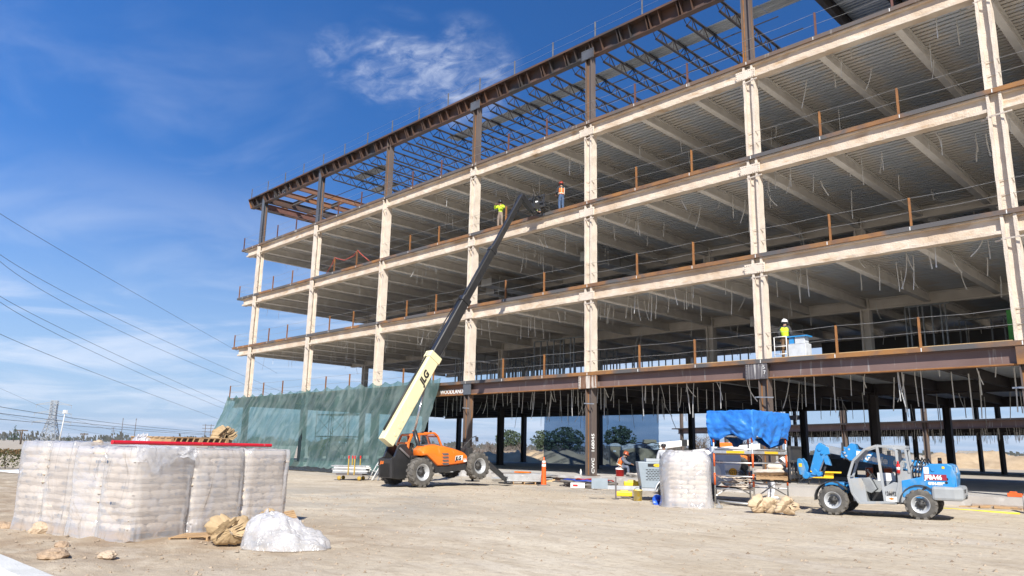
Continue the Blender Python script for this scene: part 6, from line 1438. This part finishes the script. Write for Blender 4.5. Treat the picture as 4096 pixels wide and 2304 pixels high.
def bare(label, loc, h, w_, seed, name='bare_tree', group='leafless shrubs and trees beyond the building', depth=4):
    T_ = thing(name, label, 'tree', loc, 0, group); rr = random.Random(seed); q = MB(); t_ = MB()
    def br(p, d, ln, r_, lev):
        e = p + d * ln; (t_ if lev < 2 else q).cyl(p, e, r_, r_ * .6, 4, caps=False)
        if lev < depth:
            for _ in range(3 if lev else 5): br(p.lerp(e, rr.uniform(.5, 1)), (d + V((rr.gauss(0, .5), rr.gauss(0, .5), rr.gauss(.1, .3)))).normalized(), ln * rr.uniform(.55, .75), max(.012, r_ * .6), lev + 1)
    for k in range(4): br(V((rr.uniform(-.3, .3) * w_, rr.uniform(-.3, .3) * w_, -.3)), V((rr.gauss(0, .4), rr.gauss(0, .4), 1)).normalized(), h * .36, h * .018, 0)
    t_.build('trunk', TWIG, T_); q.build('crown', TWIG, T_); return T_
tree('round dark evergreen between two ground floor columns', (-78, 71.5, 0), 5.2, 2.6, LEAFD, 3); tree('dark evergreen behind the left netting at the back, nearer the lettered column', (-63.9, 71.3, 0), 5.6, 2.9, LEAFD, 5); tree('dark evergreen behind the left netting at the back, its left one', (-66.6, 68.6, 0), 5.0, 2.4, LEAFD, 6); tree('dark evergreen rising above the portable toilets', (-45, 61.3, 0), 5.4, 2.3, LEAFD, 8)
for k, (u_, d_, h, s) in enumerate(((.0, 0, 4.2, 'brown leafless shrub left of the round evergreen'), (4.5, 1, 4.6, 'tallest brown leafless shrub beyond the telehandler'), (9.5, -2, 4.0, 'brown leafless shrub right of the round evergreen'), (15, 2, 4.4, 'grey leafless tree by the left edge of the back netting'), (24, 0, 4.6, 'grey leafless tree behind the back netting'))):
    bare(s, (-80.5 + u_ * .72, 63 + u_ * .71 + d_, 0), h, 3.4, 30 + k)
bare('grey leafless tree seen through the scaffold below the blue tarp', (-36.5, 70.5, 0), 6.4, 4, 50); bare('grey leafless tree right of the first one seen through the scaffold', (-31.5, 72, 0), 5.6, 4, 51); bare('small grey leafless tree beside the far wing\'s rusty end column', (-40.5, 66.5, 0), 4.6, 3, 52)
# leafless scrub along the far side of the site and low trees on the horizon
q = MB()
for k in range(420):
    t = R.random(); x = -104 + 66 * t + R.gauss(0, 1.2); y = 47 + 44 * t + R.gauss(0, 1.2); hh = R.uniform(1., 2.6)
    for j in range(7): q.bar((x, y, 0), (x + R.gauss(0, .8), y + R.gauss(0, .8), hh * R.uniform(.5, 1.)), .05)
q.build('scrub', TWIG, kind='stuff')
q = MB(); rr = random.Random(5)
for k in range(1500):
    az = radians(rr.uniform(-88, 12)); d = rr.uniform(900, 1900); x = CAM.x + sin(az) * d; y = CAM.y + cos(az) * d; h = rr.uniform(5, 12) * (1 + .6 * fbm(math.degrees(az) * .22, 1., 0, 2)); w_ = h * rr.uniform(.8, 1.7)
    for j in range(9):
        p = V((x + rr.gauss(0, w_ * .45), y + rr.gauss(0, w_ * .45), max(0, rr.uniform(.1, .85) * h))); s_ = h * rr.uniform(.12, .26)
        q.add([p + V((-s_, 0, -s_ * .7)), p + V((s_, s_ * .3, -s_ * .8)), p + V((s_ * .7, 0, s_ * .7)), p + V((-s_ * .6, -s_ * .4, s_))], [(0, 1, 2, 3)])
q.build('treeline', mat('far_trees', (.10, .095, .075), (.055, .065, .05), .9, 0, .01), kind='stuff')
# hedge and sheeting at the left edge
Hd = thing('hedge', 'brown and olive hedge beyond the dirt at the photo\'s left edge', 'hedge', (-26, -18.2, 0), radians(46))
for m, s_, lo_, n in ((LEAFO, 1, .1, 5200), (LEAFB, 2, .75, 3000)):
    q = MB(); rr = random.Random(s_)
    for k in range(n):
        x = rr.uniform(-9, 11); z = lo_ + (1.05 + .25 * fbm(x * .8, 3., 0, 3) - lo_) * rr.random() ** .7; y = rr.uniform(-.8, .8); a = V((rr.gauss(0, 1), rr.gauss(0, 1), rr.gauss(0, 1))).normalized(); b = a.orthogonal().normalized(); d = a.cross(b); ss = rr.uniform(.03, .07); p = V((x, y, z)); q.add([p - b * ss, p - d * ss, p + b * ss, p + d * ss], [(0, 1, 2, 3)])
    q.build('foliage', m, Hd)
q = MB()
for k in range(30): x = R.uniform(-9, 11); q.cyl((x, 0, -.1), (x + R.gauss(0, .3), 0, .9), .03, .01, 5)
q.build('stems', BARK, Hd)
q = MB(); q.sheet(lambda u, v: V((-7 + 13 * u, .6 * v, .05 + .07 * fbm(u * 9, v * 2, 1, 2) + .12 * v)), 40, 4); o = q.build('white_sheeting', mat('white_sheet', (.74, .76, .80), (.66, .68, .72), .6), solid=.01); o.location = (-20.5, -21.2, 0); o.rotation_euler = (0, 0, radians(46)); tag(o, 'white sheeting spread along the foot of the hedge at the left edge', 'plastic sheet')
# portable toilets, white boomed telehandler, yellow loader behind the nettings
POT = mat('toilet_tan', (.42, .33, .20), (.36, .28, .165), .6); POTR = mat('toilet_roof', (.62, .62, .60), None, .6)
for k, (x, y, s) in enumerate(((-32.0, 43.3, 'tan portable toilet with a pale domed roof, left one of the two behind the netting'), (-30.6, 44.6, 'tan portable toilet with a pale domed roof, right one behind the seated man'))):
    t = thing('portable_toilet', s, 'portable toilet', (x, y, 0), radians(-135), 'portable toilets'); t.scale = (1.1, 1.1, 1.1); q = MB(); q.box((0, 0, 1.0), (1.1, 1.1, 2.0)); q.build('cabin', POT, t, bev=.05)
    q = MB(); q.box((0, .56, 1.0), (.75, .04, 1.7)); d_ = q.build('door', POT, t, bev=.02); q = MB(); q.box((.1, .59, 1.5), (.3, .02, .18)); q.build('sign', WHT, d_)
    q = MB(); q.extrude([(.6 * cos(a), .34 * sin(a)) for a in [pi * j / 12 for j in range(13)]], (0, -.6, 2.0), (1, 0, 0), (0, 0, 1), (0, 1, 0), 1.2); q.build('roof', POTR, t)
def machine(label, loc, rz, body, boomc, words=None):
    t = thing('telehandler', label, 'telehandler', loc, rz); t.scale = (1.2, 1.2, 1.2); q = MB(); q.prism([(-2.6, .6), (-2.6, 1.5), (-1.2, 1.75), (1.6, 1.4), (1.6, .6)], 'y', -1., 1.); q.build('body', body, t, bev=.06)
    q = MB(); q.prism([(-.6, 1.5), (-.4, 2.5), (.7, 2.5), (1.1, 1.5)], 'y', .1, 1.0); q.build('cab', body, t, bev=.05)
    q = MB(); q.taper((-2.6, -.3, 1.5), (4.2, -.3, 2.35), .5, .75, .4, .5); b_ = q.build('boom', boomc, t, bev=.03); q = MB(); q.box((3.2, -.3, 2.25), (.5, .52, .6)); q.build('collar', BLACK, b_)
    if words: text('lettering', words, .5, (-.6, -.58, 1.62), (1, 0, .12), (0, 0, 1), BLACK, b_)
    for x in (-1.7, 1.0):
        for y in (-1.05, 1.05):
            q = MB(); q.lathe([(.001, -.2), (.6, -.2), (.66, -.1), (.66, .1), (.6, .2), (.001, .2)], (x, y, .66), (0, 1, 0), 20); q.build('wheel', RUB, t)
    return t
machine('parked telehandler with tan body and white boom behind the dark netting', (-26.6, 42.5, 0), radians(46), POT, WHT, 'Gondree'); machine('orange telehandler body parked behind the standing man', (-17.6, 43.2, -.25), radians(50), ORANGE, WHT)
t = thing('loader', 'yellow loader with a raised arm seen dimly through the green netting', 'loader', (-48, 15, 0), radians(44)); YM = mat('dull_yellow', (.60, .42, .06), (.5, .34, .05), .6)
q = MB(); q.prism([(-2.2, .5), (-2.2, 1.5), (-.4, 1.7), (-.2, 1.0), (.8, .9), (.8, .5)], 'y', -.7, .7); q.build('body', YM, t, bev=.05); q = MB(); q.bar((-1.8, 0, 1.6), (.2, 0, 2.3), .5, .45); q.bar((.2, 0, 2.3), (2.4, 0, 2.2), .45, .4); q.bar((2.4, 0, 2.4), (1.6, 0, .6), .45, .4); q.build('arm', YM, t, bev=.03)
for x in (-1.5, .4):
    for y in (-.85, .85): q = MB(); q.lathe([(.001, -.2), (.5, -.2), (.55, 0), (.5, .2), (.001, .2)], (x, y, .55), (0, 1, 0), 16); q.build('wheel', RUB, t)
for k, (x, y) in enumerate(((-34.2, 5.), (-31.8, 5.))):
    t = thing('scaffold_bay', ['steel scaffold frame dimly visible through the green netting, left bay', 'steel scaffold frame dimly visible through the green netting, right bay'][k], 'scaffold', (x, y, SL), radians(10), 'scaffold frames behind the green netting')
    q = MB()
    for xx in (0, 2.1):
        for yy in (0, 1.4): q.cyl((xx, yy, 0), (xx, yy, 4.1), .03, n=6)
    q.build('post', DARKST, t); q = MB()
    for z in (1.9, 3.7):
        for yy in (0, 1.4): q.cyl((0, yy, z), (2.1, yy, z), .03, n=6)
        q.box((1.05, .7, z + .05), (2.1, 1.2, .05))
    q.build('deck', DARKST, t); q = MB()
    for z in (.2, 2.1): q.cyl((0, 0, z), (2.1, 0, z + 1.5), .02, n=6); q.cyl((0, 0, z + 1.5), (2.1, 0, z), .02, n=6)
    q.build('brace', DARKST, t)
# pylon, lamp, poles, wires
STEEL = mat('pylon_steel', (.33, .35, .37), (.28, .30, .32), .5, .3)
def pylon(label, loc, h, w_, rz, r_):
    t = thing('pylon', label, 'pylon', loc, rz); q = MB()
    def half(z): return w_ / 2 * (1 - .72 * min(1, z / (h * .62)) ** .8)
    zs = [h * f for f in (0, .12, .24, .35, .45, .54, .62, .70, .78, .86, .94, 1.)]
    for a, b in zip(zs[:-1], zs[1:]):
        for sx_ in (-1, 1):
            for sy in (-1, 1):
                q.bar((sx_ * half(a), sy * half(a), a), (sx_ * half(b), sy * half(b), b), r_)
            q.bar((sx_ * half(a), -half(a), a), (sx_ * half(b), half(b), b), r_ * .6); q.bar((-half(a), sx_ * half(a), a), (half(b), sx_ * half(b), b), r_ * .6); q.bar((half(a), sx_ * half(a), a), (-half(b), sx_ * half(b), b), r_ * .6); q.bar((-half(b), sx_ * half(b), b), (half(b), sx_ * half(b), b), r_ * .6)
    q.build('lattice', STEEL, t)
    for z in (.52, .72, .92):
        q = MB(); L_ = w_ * (.95 - .2 * (z - .5)); hb = half(h * z)
        for s_ in (-1, 1): q.bar((s_ * hb, 0, h * z), (s_ * L_, 0, h * z - h * .02), r_ * .8); q.bar((s_ * hb, 0, h * (z + .05)), (s_ * L_, 0, h * z - h * .02), r_ * .8); q.bar((s_ * L_, 0, h * z - h * .02), (s_ * L_, 0, h * z - h * .09), r_ * .5)
        q.build('cross_arm', STEEL, t)
pylon('tall lattice pylon on the horizon beside the lamp pole', (-926, 203, -3), 47, 20, radians(60), .75)
t = thing('lamp_pole', 'slim pale lamp pole with a box lamp in front of the lattice pylon', 'lamp pole', (-229, 35.3, 0), radians(20)); q = MB(); q.cyl((0, 0, 0), (.9, 0, 9.3), .22, .13, 8); q.build('pole', POTR, t); q = MB(); q.box((.95, 0, 9.8), (1.0, .8, .95)); q.build('lamp_head', WHT, t)
def pole(label, x, y, h, r_, arms, grp='utility poles on the horizon'):
    t = thing('utility_pole', label, 'pole', (x, y, 0), radians(65), grp); q = MB(); q.cyl((0, 0, 0), (0, 0, h), r_, r_ * .7, 6); q.build('pole', BARK, t)
    for z, w_ in arms: q = MB(); q.bar((-w_, 0, z), (w_, 0, z), r_ * 1.2); q.build('cross_arm', BARK, t)
pole('left one of the twin poles standing next to the green netting', -685, 271, 19, .32, ((12, 2.8), (15, 2.8), (18, 2.8))); pole('right one of the twin poles standing next to the green netting', -682.6, 275.2, 19, .32, ((12, 2.8), (15, 2.8), (18, 2.8)))
pole('short pole with a wide double cross arm right of the lamp pole', -426.7, 97.1, 5.6, .3, ((5.2, 1.9), (4.7, 1.9))); pole('thin pole with three arms farther right on the horizon', -635, 176, 12.5, .22, ((7, 1.4), (9.5, 1.4), (12, 1.4)))
pole('slim bare pole, left one of a pair in mid horizon', -849, 251, 26, .35, ((25, .6),)); pole('slim bare pole, right one of a pair in mid horizon', -842, 262, 26, .35, ((25, .6),)); pole('dark pole with a short arm over the hedge at the left', -272, 35, 4.8, .3, ((4.5, 1.6),))
tree('dark conifer standing on the horizon above the hedge', (-640, 110, 0), 13, 4.2, LEAFD, 12, 700, 'cone', 'conifer_tree', 'conifers on the left horizon', .08); tree('small dark conifer right of the taller one above the hedge', (-560, 125, 0), 7, 2.6, LEAFD, 13, 400, 'cone', 'conifer_tree', 'conifers on the left horizon', .08)
def dirv(az, el): a, e = radians(az), radians(el); return V((sin(a) * cos(e), cos(a) * cos(e), sin(e)))
WIRE = mat('wire', (.10, .11, .12), None, .6)
for k, (s, pts) in enumerate((('uppermost power line sloping down behind the building', ((-80.8, 13.92, 110), (-73.4, 10.36, 145), (-65.6, 6.53, 215))), ('second power line from the top, upper one of its close pair', ((-80.4, 11.36, 110), (-72.8, 7.88, 150), (-64.8, 4.71, 230))), ('third power line from the top, lower one of its close pair', ((-80.4, 10.97, 112), (-73.1, 7.3, 152), (-65.1, 4.26, 232))), ('fourth power line from the top, upper one of the lower pair', ((-80.1, 8.8, 112), (-72.9, 5.6, 160), (-65.7, 2.66, 260))), ('fifth power line from the top, lower one of the lower pair', ((-80.0, 8.41, 114), (-72.9, 5.1, 162), (-65.9, 2.35, 262))), ('sixth power line, lowest of the long sloping lines', ((-79.8, 6.46, 115), (-72.7, 3.86, 170), (-66.3, 1.68, 280))),
        ('nearly level power line crossing the pylon, upper of three', ((-79.1, 1.95, 300), (-70.5, .98, 480), (-64.1, .62, 690))), ('nearly level power line crossing the pylon, middle of three', ((-79.0, 1.55, 300), (-70.5, .82, 480), (-64.1, .52, 690))), ('nearly level power line crossing the pylon, lowest of three', ((-79.0, 1.2, 300), (-70.5, .70, 480), (-64.1, .45, 690))), ('faint thin wire dropping right from the pylon top', ((-77.5, 2.3, 900), (-73.5, .9, 900), (-69, .15, 900))), ('faint thin wire dropping right from the pylon middle', ((-77.5, 1.2, 900), (-73.5, .45, 900), (-70, .05, 900))))):
    P3 = [CAM + dirv(a, e) * d for a, e, d in pts]; q = MB(); L3 = []
    for i in range(0, 31):
        u_ = i / 24 * 2     # quadratic through the three points
        L3.append(P3[0] * ((u_ - 1) * (u_ - 2) / 2) + P3[1] * (-u_ * (u_ - 2)) + P3[2] * (u_ * (u_ - 1) / 2))
    tg = (L3[0] - L3[2]).normalized(); L3 = [L3[0] + tg * 160, L3[0] + tg * 70] + L3
    q.tube(L3, .034 if k < 6 else .09 if k < 9 else .10, 4); tag(q.build('power_line', WIRE), s, 'power line', 'power lines in the sky at the left')
# town on the rise far to the right
for k, (u_, d_, w_, h, s) in enumerate(((-10.6, 700, 16, 11, 'cream block on the far rise beside the big dark column'), (-14.4, 620, 20, 5, 'low pale house on the far rise, left of the cream block'), (-5.3, 800, 14, 5, 'small white house among far trees at the right'), (-3.4, 760, 18, 4, 'low white shed among far trees near the right edge'))):
    p = V((CAM.x + sin(radians(u_)) * d_, CAM.y + cos(radians(u_)) * d_, 0)); t = thing('far_house', s, 'house', p, radians(10), 'houses on the far rise'); q = MB(); q.box((0, 0, h / 2), (w_, 9, h)); q.build('wall', POTR, t); q = MB(); q.prism([(-w_ / 2 - .5, h), (w_ / 2 + .5, h), (w_ / 2 - 1, h + 2), (-w_ / 2 + 1, h + 2)], 'y', -5, 5); q.build('roof', MATS['grey_mound'], t)
# ------------------------------------------------------------------ thin air over the plain
hm_ = bpy.data.materials.new('haze'); hm_.use_nodes = True; nt = hm_.node_tree; nt.nodes.remove(nt.nodes['Principled BSDF'])
pv = nd(nt, 'ShaderNodeVolumePrincipled'); pv.inputs['Density'].default_value = .00009; pv.inputs['Color'].default_value = (.86, .92, 1., 1); pv.inputs['Anisotropy'].default_value = .2
nt.links.new(pv.outputs[0], nt.nodes['Material Output'].inputs['Volume'])
q = MB().box((0, 0, 39.5), (9400, 9400, 81)); tag(q.build('haze', hm_), kind='stuff')
